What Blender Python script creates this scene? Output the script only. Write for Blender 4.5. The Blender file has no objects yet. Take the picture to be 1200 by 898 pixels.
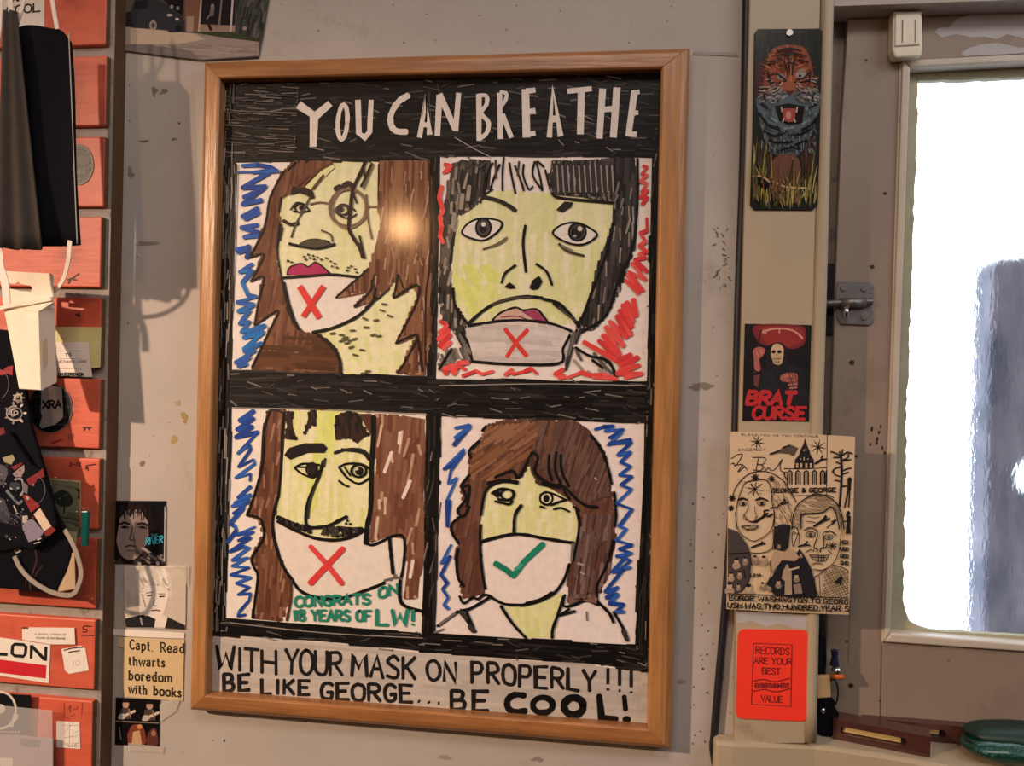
import bpy, bmesh, math, random
import numpy as np
from mathutils import Vector
from mathutils.geometry import tessellate_polygon
random.seed(7)
# ------------------------------------------------------------ camera
F = 900.0
CP = (0.15330, -0.65540, 0.01390); YAW, PITCH, ROLL = 0.1222, -0.00530, 0.02370
_cy, _sy, _cp, _sp = math.cos(YAW), math.sin(YAW), math.cos(PITCH), math.sin(PITCH)
_r = Vector((_cy, _sy, 0)); FW = Vector((-_sy*_cp, _cy*_cp, _sp)); _u = _r.cross(FW)
RT = _r*math.cos(ROLL) + _u*math.sin(ROLL); UP = -_r*math.sin(ROLL) + _u*math.cos(ROLL)
CP = Vector(CP)
sc = bpy.context.scene
C = sc.collection
cam = bpy.data.cameras.new('camera'); co = bpy.data.objects.new('camera', cam); C.objects.link(co)
cam.sensor_fit = 'HORIZONTAL'; cam.sensor_width = 36; cam.lens = F/1200*36; cam.clip_start = 0.01; cam.clip_end = 100
from mathutils import Matrix
m = Matrix((RT, UP, -FW)).transposed().to_4x4(); m.translation = CP
co.matrix_world = m
sc.camera = co
# ------------------------------------------------------------ world, lights, exposure
sc.view_settings.view_transform = 'Standard'; sc.view_settings.look = 'None'
sc.view_settings.gamma = 1; sc.view_settings.exposure = 0.15; sc.view_settings.use_curve_mapping = False
w = bpy.data.worlds.new('world'); sc.world = w; w.use_nodes = True
w.node_tree.nodes['Background'].inputs[0].default_value = (0.82, 0.91, 1, 1)
w.node_tree.nodes['Background'].inputs[1].default_value = 3.5

def area(name, loc, target, size, power, col, shape='DISK', size_y=None, spread=None):
    l = bpy.data.lights.new(name, 'AREA'); l.shape = shape; l.size = size
    if size_y: l.size_y = size_y
    if spread: l.spread = spread
    l.energy = power; l.color = col
    o = bpy.data.objects.new(name, l); C.objects.link(o); o.location = loc
    o.rotation_euler = (Vector(target)-Vector(loc)).to_track_quat('-Z', 'Y').to_euler()
    return o
def spot(name, loc, target, size, power, col, angle, blend):
    l = bpy.data.lights.new(name, 'SPOT'); l.shadow_soft_size = size; l.energy = power; l.color = col
    l.spot_size = math.radians(angle); l.spot_blend = blend
    o = bpy.data.objects.new(name, l); C.objects.link(o); o.location = loc
    o.rotation_euler = (Vector(target)-Vector(loc)).to_track_quat('-Z', 'Y').to_euler()
spot('lamp_warm_key', (-1.15, -1.20, 0.50), (-0.16, 0, -0.28), 0.022, 108.0, (1, 0.72, 0.50), 46, 1.0)
area('lamp_warm_spot', (-0.414, -1.430, 0.426), (-0.05, 0, 0.1), 0.07, 1.7, (1, 0.52, 0.22))
area('side_fill', (1.30, -0.85, 0.70), (0.15, 0, -0.05), 0.7, 5.6, (0.92, 0.94, 1.0), 'RECTANGLE', 0.7)  # added cool soft fill from the upper right, no lamp there
area('overhead_fill', (0.15, -1.15, 1.10), (0.15, 0, -0.3), 0.8, 11.0, (1.0, 0.88, 0.80), 'RECTANGLE', 0.5)  # added warm fill high behind the camera, not a ceiling fixture

# ------------------------------------------------------------ maths helpers
def on(px, py, y=0.0):
    d = FW + RT*((px-600)/F) - UP*((py-449)/F)
    return CP + d*((y-CP.y)/d.y)
def onz(px, py, z):
    d = FW + RT*((px-600)/F) - UP*((py-449)/F)
    return CP + d*((z-CP.z)/d.z)
def lin(c):
    return tuple(((x/255)/12.92 if x/255 <= 0.04045 else ((x/255+0.055)/1.055)**2.4) for x in c)

# ------------------------------------------------------------ materials
def mat(name, rgb=(200, 200, 200), rough=0.6, metal=0.0, noise=0.0, nscale=40, bump=0.0, bscale=200,
        stretch=(1, 1, 1), attr=False, rgb2=None, spec=0.5, coat=0.0, detail=6, dirt=None, dscale=12, dth=(0.56, 0.66)):
    mt = bpy.data.materials.new(name); mt.use_nodes = True
    nt = mt.node_tree; N = nt.nodes; L = nt.links; b = N['Principled BSDF']
    b.inputs['Roughness'].default_value = rough; b.inputs['Metallic'].default_value = metal
    b.inputs['Specular IOR Level'].default_value = spec; b.inputs['Coat Weight'].default_value = coat; b.inputs['Coat Roughness'].default_value = 0.11
    tc = N.new('ShaderNodeTexCoord'); mp = N.new('ShaderNodeMapping'); mp.inputs['Scale'].default_value = stretch
    L.new(tc.outputs['Object'], mp.inputs['Vector'])
    if attr:
        a = N.new('ShaderNodeAttribute'); a.attribute_name = 'Col'; base = a.outputs['Color']
    else:
        a = N.new('ShaderNodeRGB'); a.outputs[0].default_value = (*lin(rgb), 1); base = a.outputs[0]
    if noise or rgb2:
        n = N.new('ShaderNodeTexNoise'); n.inputs['Scale'].default_value = nscale; n.inputs['Detail'].default_value = detail
        n.inputs['Roughness'].default_value = 0.65
        L.new(mp.outputs[0], n.inputs['Vector'])
        if rgb2:
            r = N.new('ShaderNodeMapRange'); r.inputs[1].default_value = 0.35; r.inputs[2].default_value = 0.65
            L.new(n.outputs[0], r.inputs[0])
            mx = N.new('ShaderNodeMix'); mx.data_type = 'RGBA'; L.new(r.outputs[0], mx.inputs[0]); L.new(base, mx.inputs[6])
            mx.inputs[7].default_value = (*lin(rgb2), 1); base = mx.outputs[2]
        else:
            r = N.new('ShaderNodeMapRange'); r.inputs[1].default_value = 0.25; r.inputs[2].default_value = 0.75
            r.inputs[3].default_value = 1-noise; r.inputs[4].default_value = 1+noise
            L.new(n.outputs[0], r.inputs[0])
            mx = N.new('ShaderNodeMix'); mx.data_type = 'RGBA'; mx.blend_type = 'MULTIPLY'; mx.inputs[0].default_value = 1
            L.new(base, mx.inputs[6]); L.new(r.outputs[0], mx.inputs[7]); base = mx.outputs[2]
    if dirt:
        n = N.new('ShaderNodeTexNoise'); n.inputs['Scale'].default_value = dscale; n.inputs['Detail'].default_value = 9
        n.inputs['Roughness'].default_value = 0.7; L.new(tc.outputs['Object'], n.inputs['Vector'])
        r = N.new('ShaderNodeMapRange'); r.inputs[1].default_value = dth[0]; r.inputs[2].default_value = dth[1]
        r.inputs[4].default_value = 0.75
        L.new(n.outputs[0], r.inputs[0])
        mx = N.new('ShaderNodeMix'); mx.data_type = 'RGBA'; L.new(r.outputs[0], mx.inputs[0]); L.new(base, mx.inputs[6])
        mx.inputs[7].default_value = (*lin(dirt), 1); base = mx.outputs[2]
    L.new(base, b.inputs['Base Color'])
    if bump:
        n = N.new('ShaderNodeTexNoise'); n.inputs['Scale'].default_value = bscale; n.inputs['Detail'].default_value = 5
        L.new(mp.outputs[0], n.inputs['Vector'])
        bp = N.new('ShaderNodeBump'); bp.inputs['Strength'].default_value = bump; bp.inputs['Distance'].default_value = 0.001
        L.new(n.outputs[0], bp.inputs['Height']); L.new(bp.outputs[0], b.inputs['Normal'])
    return mt
M = {}
M['plaster'] = mat('plaster', (174, 164, 157), 0.75, noise=0.06, nscale=14, bump=0.35, bscale=90, dirt=(140, 130, 122), dscale=9, dth=(0.58, 0.72))
M['plain'] = mat('room_paint', (170, 160, 148), 0.8, noise=0.05)
M['floor'] = mat('floor_boards', (92, 70, 52), 0.6, noise=0.2, stretch=(1, 12, 1))
M['oak_h'] = mat('oak_across', (152, 102, 60), 0.33, noise=0.38, nscale=9, stretch=(1.5, 18, 18), bump=0.25, bscale=22, dirt=(120, 74, 38), dscale=18, dth=(0.62, 0.74))
M['oak_v'] = mat('oak_upright', (170, 119, 72), 0.33, noise=0.36, nscale=9, stretch=(18, 18, 1.5), bump=0.4, bscale=22, dirt=(150, 98, 54), dscale=18, dth=(0.64, 0.78))
M['sheet'] = mat('poster_board', (226, 215, 209), 0.45, noise=0.03, nscale=30, coat=0.5)
M['ink'] = mat('marker_ink', rough=0.5, attr=True, noise=0.10, nscale=160, spec=0.15, coat=0.4)
M['print'] = mat('printed_ink', rough=0.5, attr=True, noise=0.08, nscale=120, spec=0.3)
M['glossprint'] = mat('gloss_print', rough=0.25, attr=True, noise=0.06, nscale=120, spec=0.25)
M['paint'] = mat('cream_paint', (174, 157, 132), 0.5, noise=0.06, nscale=20, bump=0.2, bscale=60, dirt=(120, 100, 82), dscale=14, dth=(0.62, 0.76), stretch=(1, 1, .4))
M['sash'] = mat('old_sash_paint', (142, 124, 110), 0.5, noise=0.10, nscale=10, bump=0.3, bscale=60, dirt=(112, 94, 80), dscale=9, dth=(0.54, 0.70), stretch=(1, 1, .5))
M['bead'] = mat('bead_paint', (196, 184, 168), 0.4, noise=0.06, nscale=30)
M['jamb'] = mat('jamb_paint', (118, 102, 88), 0.6, noise=0.15, nscale=25, dirt=(50, 42, 38), dscale=30)
M['putty'] = mat('window_putty', (164, 160, 134), 0.7, noise=0.12, nscale=60, bump=0.5, bscale=150)
M['dark'] = mat('dark_gap', (24, 20, 20), 0.8)
M['cable'] = mat('cable_rubber', (26, 24, 34), 0.5)
M['brick'] = mat('orange_painted_brick', (200, 90, 66), 0.5, noise=0.16, nscale=26, bump=0.5, bscale=45, stretch=(.5, 1, 3), dirt=(142, 56, 42), dscale=22, dth=(.52, .74))
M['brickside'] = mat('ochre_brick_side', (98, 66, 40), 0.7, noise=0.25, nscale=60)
M['mortar'] = mat('grey_mortar', (150, 142, 136), 0.8, noise=0.15, nscale=80, bump=0.6, bscale=250, dirt=(70, 56, 48), dscale=40)
M['post'] = mat('brown_pier_side', (92, 62, 38), 0.6, noise=0.25, nscale=12, stretch=(14, 14, 1))
M['paper'] = mat('white_paper', (226, 216, 206), 0.6, noise=0.03, nscale=80)
M['bothtan'] = mat('tan_paper', (206, 180, 138), 0.6, noise=0.05, nscale=60)
M['yellownote'] = mat('yellow_paper', (208, 202, 140), 0.6, noise=0.10, nscale=90)
M['card'] = mat('aged_card', (212, 184, 150), 0.55, noise=0.05, nscale=60)
M['black_card'] = mat('black_card', (18, 16, 18), 0.4, spec=0.2)
M['vinylblack'] = mat('black_sticker', (20, 20, 22), 0.4, spec=0.2)
M['redsticker'] = mat('fluorescent_red_sticker', (250, 62, 44), 0.45, noise=0.04, nscale=60)
M['blackcloth'] = mat('black_cloth', (17, 17, 24), 0.9, spec=0.08, noise=0.2, nscale=90, bump=0.4, bscale=900)
M['greycloth'] = mat('charcoal_cloth', (66, 60, 57), 0.9, spec=0.1, noise=0.12, nscale=90, bump=0.4, bscale=900)
M['strap'] = mat('white_elastic', (224, 212, 204), 0.7)
M['greystrap'] = mat('grey_elastic', (176, 164, 152), 0.7)
M['box'] = mat('white_cardboard', (226, 214, 196), 0.6, noise=0.03, nscale=30)
M['steel'] = mat('old_steel', (124, 119, 116), 0.45, metal=0.8, noise=0.2, nscale=60, bump=0.3, bscale=200)
M['chrome'] = mat('bright_metal', (205, 200, 196), 0.2, metal=1.0)
M['plastic'] = mat('ivory_plastic', (226, 216, 196), 0.4, noise=0.04)
M['patch'] = mat('bare_plaster_patch', (178, 172, 172), 0.7, noise=0.12, nscale=60)
M['rosewood'] = mat('dark_brown_wood', (74, 42, 38), 0.3, noise=0.25, nscale=20, stretch=(1.5, 12, 12), coat=0.3)
M['palewood'] = mat('pale_wood', (206, 178, 122), 0.5, noise=0.12, nscale=20, stretch=(1, 8, 8))
M['tile'] = mat('ivory_tile', (214, 178, 126), 0.45, noise=0.06)
M['bluep'] = mat('navy_plastic', (28, 30, 70), 0.3)
M['orangep'] = mat('amber_plastic', (186, 96, 36), 0.3)
M['teal'] = mat('teal_plastic', (14, 86, 80), 0.25)
M['wax'] = mat('streaked_blue_grey', (58, 64, 80), 0.8, nscale=14, stretch=(4, 1, .7), detail=9, rgb2=(128, 124, 136))
M['green'] = mat('green_glitter_vinyl', (4, 66, 54), 0.22, metal=0.35, noise=0.5, nscale=420, bump=1.0, bscale=500, coat=0.6)
M['seam'] = mat('dark_green_seam', (8, 40, 32), 0.5)
M['film'] = None
def film_mat(name, tint, alpha, rough=0.15):
    mt = bpy.data.materials.new(name); mt.use_nodes = True
    nt = mt.node_tree; N = nt.nodes; L = nt.links
    b = N['Principled BSDF']; b.inputs['Base Color'].default_value = (*lin(tint), 1); b.inputs['Roughness'].default_value = rough
    n = N.new('ShaderNodeTexNoise'); n.inputs['Scale'].default_value = 40
    bp = N.new('ShaderNodeBump'); bp.inputs['Strength'].default_value = 0.3; bp.inputs['Distance'].default_value = 0.001
    L.new(n.outputs[0], bp.inputs['Height']); L.new(bp.outputs[0], b.inputs['Normal'])
    b.inputs['Alpha'].default_value = alpha
    return mt
M['film'] = film_mat('clear_plastic_film', (230, 226, 226), 0.22)
def clear_mat(name, fac, rough):
    mt = bpy.data.materials.new(name); mt.use_nodes = True
    nt = mt.node_tree; N = nt.nodes; L = nt.links; N.remove(N['Principled BSDF'])
    t = N.new('ShaderNodeBsdfTransparent'); t.inputs[0].default_value = (.93, .93, .93, 1); g_ = N.new('ShaderNodeBsdfGlossy'); g_.inputs['Roughness'].default_value = rough
    n = N.new('ShaderNodeTexNoise'); n.inputs['Scale'].default_value = 30
    bp = N.new('ShaderNodeBump'); bp.inputs['Strength'].default_value = 0.6; bp.inputs['Distance'].default_value = 0.002
    L.new(n.outputs[0], bp.inputs['Height']); L.new(bp.outputs[0], g_.inputs['Normal'])
    mx = N.new('ShaderNodeMixShader'); mx.inputs[0].default_value = fac; L.new(t.outputs[0], mx.inputs[1]); L.new(g_.outputs[0], mx.inputs[2])
    L.new(mx.outputs[0], N['Material Output'].inputs['Surface']); return mt
M['bagfilm'] = clear_mat('thin_bag_film', 0.018, 0.12)
M['tape'] = film_mat('clear_tape', (225, 215, 200), 0.30)
g = bpy.data.materials.new('dusty_window_glass'); g.use_nodes = True
nt = g.node_tree; b = nt.nodes['Principled BSDF']
b.inputs['Transmission Weight'].default_value = 1; b.inputs['Roughness'].default_value = 0.10; b.inputs['IOR'].default_value = 1.25
b.inputs['Base Color'].default_value = (0.95, 0.97, 1, 1)
n = nt.nodes.new('ShaderNodeTexNoise'); n.inputs['Scale'].default_value = 60
bp = nt.nodes.new('ShaderNodeBump'); bp.inputs['Strength'].default_value = 0.15; bp.inputs['Distance'].default_value = 0.001
nt.links.new(n.outputs[0], bp.inputs['Height']); nt.links.new(bp.outputs[0], b.inputs['Normal'])
M['glass'] = g

# ------------------------------------------------------------ object helpers
WL = {}
def thing(o, label, cat, group=None):
    o['label'] = label; o['category'] = cat
    if group: o['group'] = group
    return o
def empty(name, loc, label, cat, group=None):
    o = bpy.data.objects.new(name, None); C.objects.link(o); o.location = loc; o.empty_display_size = 0.02
    WL[o.name] = Vector(loc)
    return thing(o, label, cat, group)
def make(name, verts, faces, mats, parent=None, fm=None, smooth=False, bevel=0, cols=None, loc=None):
    verts = [Vector(v) for v in verts]
    if loc is None:
        lo = Vector([min(v[i] for v in verts) for i in range(3)]); hi = Vector([max(v[i] for v in verts) for i in range(3)])
        loc = (lo+hi)/2
    me = bpy.data.meshes.new(name)
    me.from_pydata([v-loc for v in verts], [], faces)
    if not isinstance(mats, (list, tuple)): mats = [mats]
    for x in mats: me.materials.append(x)
    if fm: me.polygons.foreach_set('material_index', fm)
    if smooth: me.polygons.foreach_set('use_smooth', [True]*len(faces))
    if cols is not None:
        a = me.color_attributes.new('Col', 'FLOAT_COLOR', 'POINT')
        a.data.foreach_set('color', np.array([(*c, 1) for c in cols], dtype=np.float32).ravel())
    me.update()
    o = bpy.data.objects.new(name, me); C.objects.link(o)
    if parent is not None:
        o.parent = parent; o.location = loc - WL[parent.name]
    else: o.location = loc
    WL[o.name] = loc
    if bevel:
        md = o.modifiers.new('bevel', 'BEVEL'); md.width = bevel; md.segments = 2; md.limit_method = 'ANGLE'
    return o
def fixnormals(o):
    bm = bmesh.new(); bm.from_mesh(o.data); bmesh.ops.recalc_face_normals(bm, faces=bm.faces); bm.to_mesh(o.data); bm.free(); return o
def prism(poly_front, back, name, mt, parent=None, bevel=0, fm=None, smooth=False):
    """poly_front: world points; back: vector to the back face"""
    n = len(poly_front); V = [Vector(p) for p in poly_front] + [Vector(p)+Vector(back) for p in poly_front]
    Fc = [tuple(range(n)), tuple(range(2*n-1, n-1, -1))] + [(i, i+n, (i+1) % n+n, (i+1) % n) for i in range(n)]
    if fm == 'side': fm = [0, 0]+[1]*n
    return fixnormals(make(name, V, Fc, mt, parent, fm=fm, bevel=bevel, smooth=smooth))
def pq(name, pts, y, th, mt, parent=None, bevel=0, fm=None):
    """a flat piece whose front face has the given photograph outline on the plane y"""
    return prism([on(a, b, y) for a, b in pts], (0, th, 0), name, mt, parent, bevel, fm)
def box(name, lo, hi, mt, parent=None, bevel=0, fm=None):
    x0, y0, z0 = lo; x1, y1, z1 = hi
    return prism([(x0, y0, z0), (x1, y0, z0), (x1, y0, z1), (x0, y0, z1)], (0, y1-y0, 0), name, mt, parent, bevel, fm)
def spline(pts, n=6, close=False):
    pts = [Vector(p) for p in pts]
    if len(pts) < 3 and not close: return pts
    out = []; N = len(pts); rng = N if close else N-1
    for i in range(rng):
        if close: p0, p1, p2, p3 = pts[i-1], pts[i], pts[(i+1) % N], pts[(i+2) % N]
        else: p0, p1, p2, p3 = pts[max(i-1, 0)], pts[i], pts[i+1], pts[min(i+2, N-1)]
        for k in range(n):
            t = k/n
            out.append(0.5*((2*p1)+(p2-p0)*t+(2*p0-5*p1+4*p2-p3)*t*t+(3*p1-p0-3*p2+p3)*t**3))
    if not close: out.append(pts[-1])
    return out
def tube(name, pts, r, mt, parent=None, seg=8, flat=None, smooth=True, sm=6, close=False):
    """round tube, or a flat band when flat=(width, thickness)"""
    P = spline(pts, sm, close); V = []; n = len(P)
    prev = None
    for i, p in enumerate(P):
        if close: t = (P[(i+1) % n]-P[i-1]).normalized()
        else: t = (P[min(i+1, n-1)]-P[max(i-1, 0)]).normalized()
        ref = Vector((0, 1, 0)) if abs(t.y) < 0.95 else Vector((1, 0, 0))
        a = t.cross(ref).normalized(); b = a.cross(t).normalized()
        rr = r[i*len(r)//n] if isinstance(r, (list, tuple)) else r
        if flat:
            for su, sv in ((-1, -1), (1, -1), (1, 1), (-1, 1)): V.append(p+a*su*flat[0]/2+b*sv*flat[1]/2)
        else:
            for k in range(seg):
                q = 2*math.pi*k/seg; V.append(p+a*math.cos(q)*rr+b*math.sin(q)*rr)
    s = 4 if flat else seg; Fc = []
    for i in range(n if close else n-1):
        j = (i+1) % n
        for k in range(s): Fc.append((i*s+k, i*s+(k+1) % s, j*s+(k+1) % s, j*s+k))
    if not close: Fc += [tuple(range(s-1, -1, -1)), tuple(range((n-1)*s, n*s))]
    return fixnormals(make(name, V, Fc, mt, parent, smooth=smooth and not flat))
def cyl(name, c, axis, r, h, mt, parent=None, seg=24, r2=None, bevel=0):
    c = Vector(c); ax = Vector(axis).normalized(); ref = Vector((0, 0, 1)) if abs(ax.z) < 0.9 else Vector((1, 0, 0))
    a = ax.cross(ref).normalized(); b = a.cross(ax); r2 = r if r2 is None else r2
    V = [c+a*math.cos(2*math.pi*k/seg)*r+b*math.sin(2*math.pi*k/seg)*r for k in range(seg)]
    V += [c+ax*h+a*math.cos(2*math.pi*k/seg)*r2+b*math.sin(2*math.pi*k/seg)*r2 for k in range(seg)]
    Fc = [tuple(range(seg)), tuple(range(2*seg-1, seg-1, -1))]+[(k, (k+1) % seg, (k+1) % seg+seg, k+seg) for k in range(seg)]
    return fixnormals(make(name, V, Fc, mt, parent, bevel=bevel))
def sheet(name, quad, nu, nv, f, th, mt, parent=None):
    """cloth: quad world corners TL,TR,BR,BL; f(u,v) gives an offset Vector; closed with thickness th"""
    TL, TR, BR, BL = [Vector(q) for q in quad]; V = []
    for s in (0, 1):
        for j in range(nv+1):
            for i in range(nu+1):
                u, v = i/nu, j/nv
                p = (TL*(1-u)+TR*u)*(1-v)+(BL*(1-u)+BR*u)*v + f(u, v) + Vector((0, th*s, 0)); V.append(p)
    W = nu+1; B = W*(nv+1); Fc = []
    for j in range(nv):
        for i in range(nu):
            a = j*W+i; Fc.append((a, a+1, a+W+1, a+W)); Fc.append((B+a, B+a+W, B+a+W+1, B+a+1))
    for i in range(nu):
        Fc.append((i, B+i, B+i+1, i+1)); a = nv*W+i; Fc.append((a, a+1, B+a+1, B+a))
    for j in range(nv):
        a = j*W; Fc.append((a, a+W, B+a+W, B+a)); a += nu; Fc.append((a, B+a, B+a+W, a+W))
    return fixnormals(make(name, V, Fc, mt, parent, smooth=True))

# ------------------------------------------------------------ stroke lettering
G = {
'A': '0,0 .5,1 1,0|.2,.38 .8,.38', 'B': '.05,0 .05,1|~.05,1 .75,.95 .8,.7 .55,.54 .05,.52|~.05,.52 .8,.48 .95,.25 .75,.03 .05,0',
'C': '~1,.85 .7,1 .3,.95 .05,.65 .05,.3 .35,.02 .7,0 1,.15', 'D': '.05,0 .05,1|~.05,1 .6,.95 .95,.6 .85,.2 .5,.02 .05,0',
'E': '1,1 .05,1 .05,0 1,0|.05,.52 .8,.52', 'F': '1,1 .05,1 .05,0|.05,.52 .8,.52',
'G': '~.95,.85 .65,1 .25,.93 .03,.55 .15,.12 .5,0 .85,.1 .95,.42|.95,.42 .55,.42', 'H': '0,0 0,1|1,0 1,1|0,.5 1,.5',
'I': '.5,0 .5,1', 'J': '.8,1 .8,.25 .6,.02 .2,.05 .05,.25', 'K': '.05,0 .05,1|.95,1 .05,.42|.3,.58 1,0', 'L': '.05,1 .05,0 .95,0',
'M': '0,0 .12,1 .5,.35 .88,1 1,0', 'N': '.02,0 .02,1 .95,0 .95,1', 'O': '~.5,1 .12,.85 0,.5 .12,.12 .5,0 .88,.12 1,.5 .88,.85 .5,1',
'P': '.05,0 .05,1|~.05,1 .7,.97 .92,.75 .7,.5 .05,.45', 'Q': '~.5,1 .1,.8 0,.5 .15,.1 .5,0 .9,.15 1,.5 .85,.88 .5,1|.6,.3 1,-.05',
'R': '.05,0 .05,1|~.05,1 .7,.97 .9,.76 .68,.54 .05,.5|.4,.5 1,0', 'S': '~.92,.85 .6,1 .2,.93 .1,.7 .45,.52 .85,.35 .88,.12 .5,0 .05,.12',
'T': '0,1 1,1|.5,1 .5,0', 'U': '~.02,1 .04,.3 .3,.02 .7,.02 .95,.3 .97,1', 'V': '0,1 .5,0 1,1', 'W': '0,1 .22,0 .5,.7 .78,0 1,1',
'X': '0,0 1,1|0,1 1,0', 'Y': '0,1 .5,.5 1,1|.5,.5 .5,0', 'Z': '0,1 1,1 0,0 1,0', '!': '.5,1 .5,.3|.5,.02 .5,.0', '.': '.45,.02 .5,.0', ',': '.5,.05 .35,-.15',
'1': '.25,.8 .5,1 .5,0', '8': '~.5,.54 .15,.72 .2,.95 .5,1 .8,.95 .85,.72 .5,.54 .1,.3 .15,.05 .5,0 .85,.05 .9,.3 .5,.54', '5': '.95,1 .2,1 .15,.58|~.15,.58 .6,.65 .9,.35 .65,.02 .05,.05',
'0': '~.5,1 .15,.85 .05,.5 .15,.12 .5,0 .85,.12 .95,.5 .85,.85 .5,1', '2': '~.1,.8 .5,1 .9,.75 .6,.4 .05,0|.05,0 1,0', '-': '.1,.5 .9,.5', '&': '~1,0 .2,.75 .45,1 .65,.75 .1,.25 .4,0 1,.45', "'": '.5,1 .5,.75',
'a': '~.1,.55 .45,.66 .75,.55 .75,0|~.75,.38 .3,.36 .08,.15 .3,0 .75,.12', 'b': '.12,1 .12,0|~.12,.5 .5,.65 .9,.33 .5,0 .12,.1', 'c': '~.88,.52 .5,.66 .1,.33 .5,0 .9,.12',
'd': '.8,1 .8,0|~.8,.5 .4,.65 .05,.33 .4,0 .8,.12', 'e': '~.1,.34 .85,.36 .75,.6 .45,.66 .1,.35 .4,0 .88,.12', 'h': '.12,1 .12,0|~.12,.5 .5,.66 .8,.5 .8,0', 'i': '.4,.62 .4,0|.4,.85 .4,.82',
'k': '.1,1 .1,0|.8,.62 .1,.22|.3,.36 .9,0', 'm': '.05,.63 .05,0|~.05,.5 .3,.66 .5,.5 .5,0|~.5,.5 .75,.66 .95,.5 .95,0', 'o': '~.5,.65 .1,.55 .05,.3 .2,.03 .5,0 .85,.06 .95,.33 .85,.58 .5,.65',
'p': '.12,.63 .12,-.3|~.12,.5 .5,.66 .9,.33 .5,0 .12,.1', 'r': '.15,.63 .15,0|~.15,.45 .45,.66 .8,.6', 's': '~.8,.55 .45,.66 .15,.5 .5,.33 .8,.15 .45,0 .1,.1', 't': '.35,.9 .35,.1 .75,.02|.05,.63 .7,.63',
'w': '0,.63 .25,0 .5,.6 .75,0 1,.63', 'n': '.12,.63 .12,0|~.12,.5 .5,.66 .8,.5 .8,0', 'l': '.4,1 .4,0', 'y': '.05,.63 .5,0|.95,.63 .3,-.3', 'u': '~.1,.63 .15,.1 .5,0 .8,.12|.8,.63 .8,0'}

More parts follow.
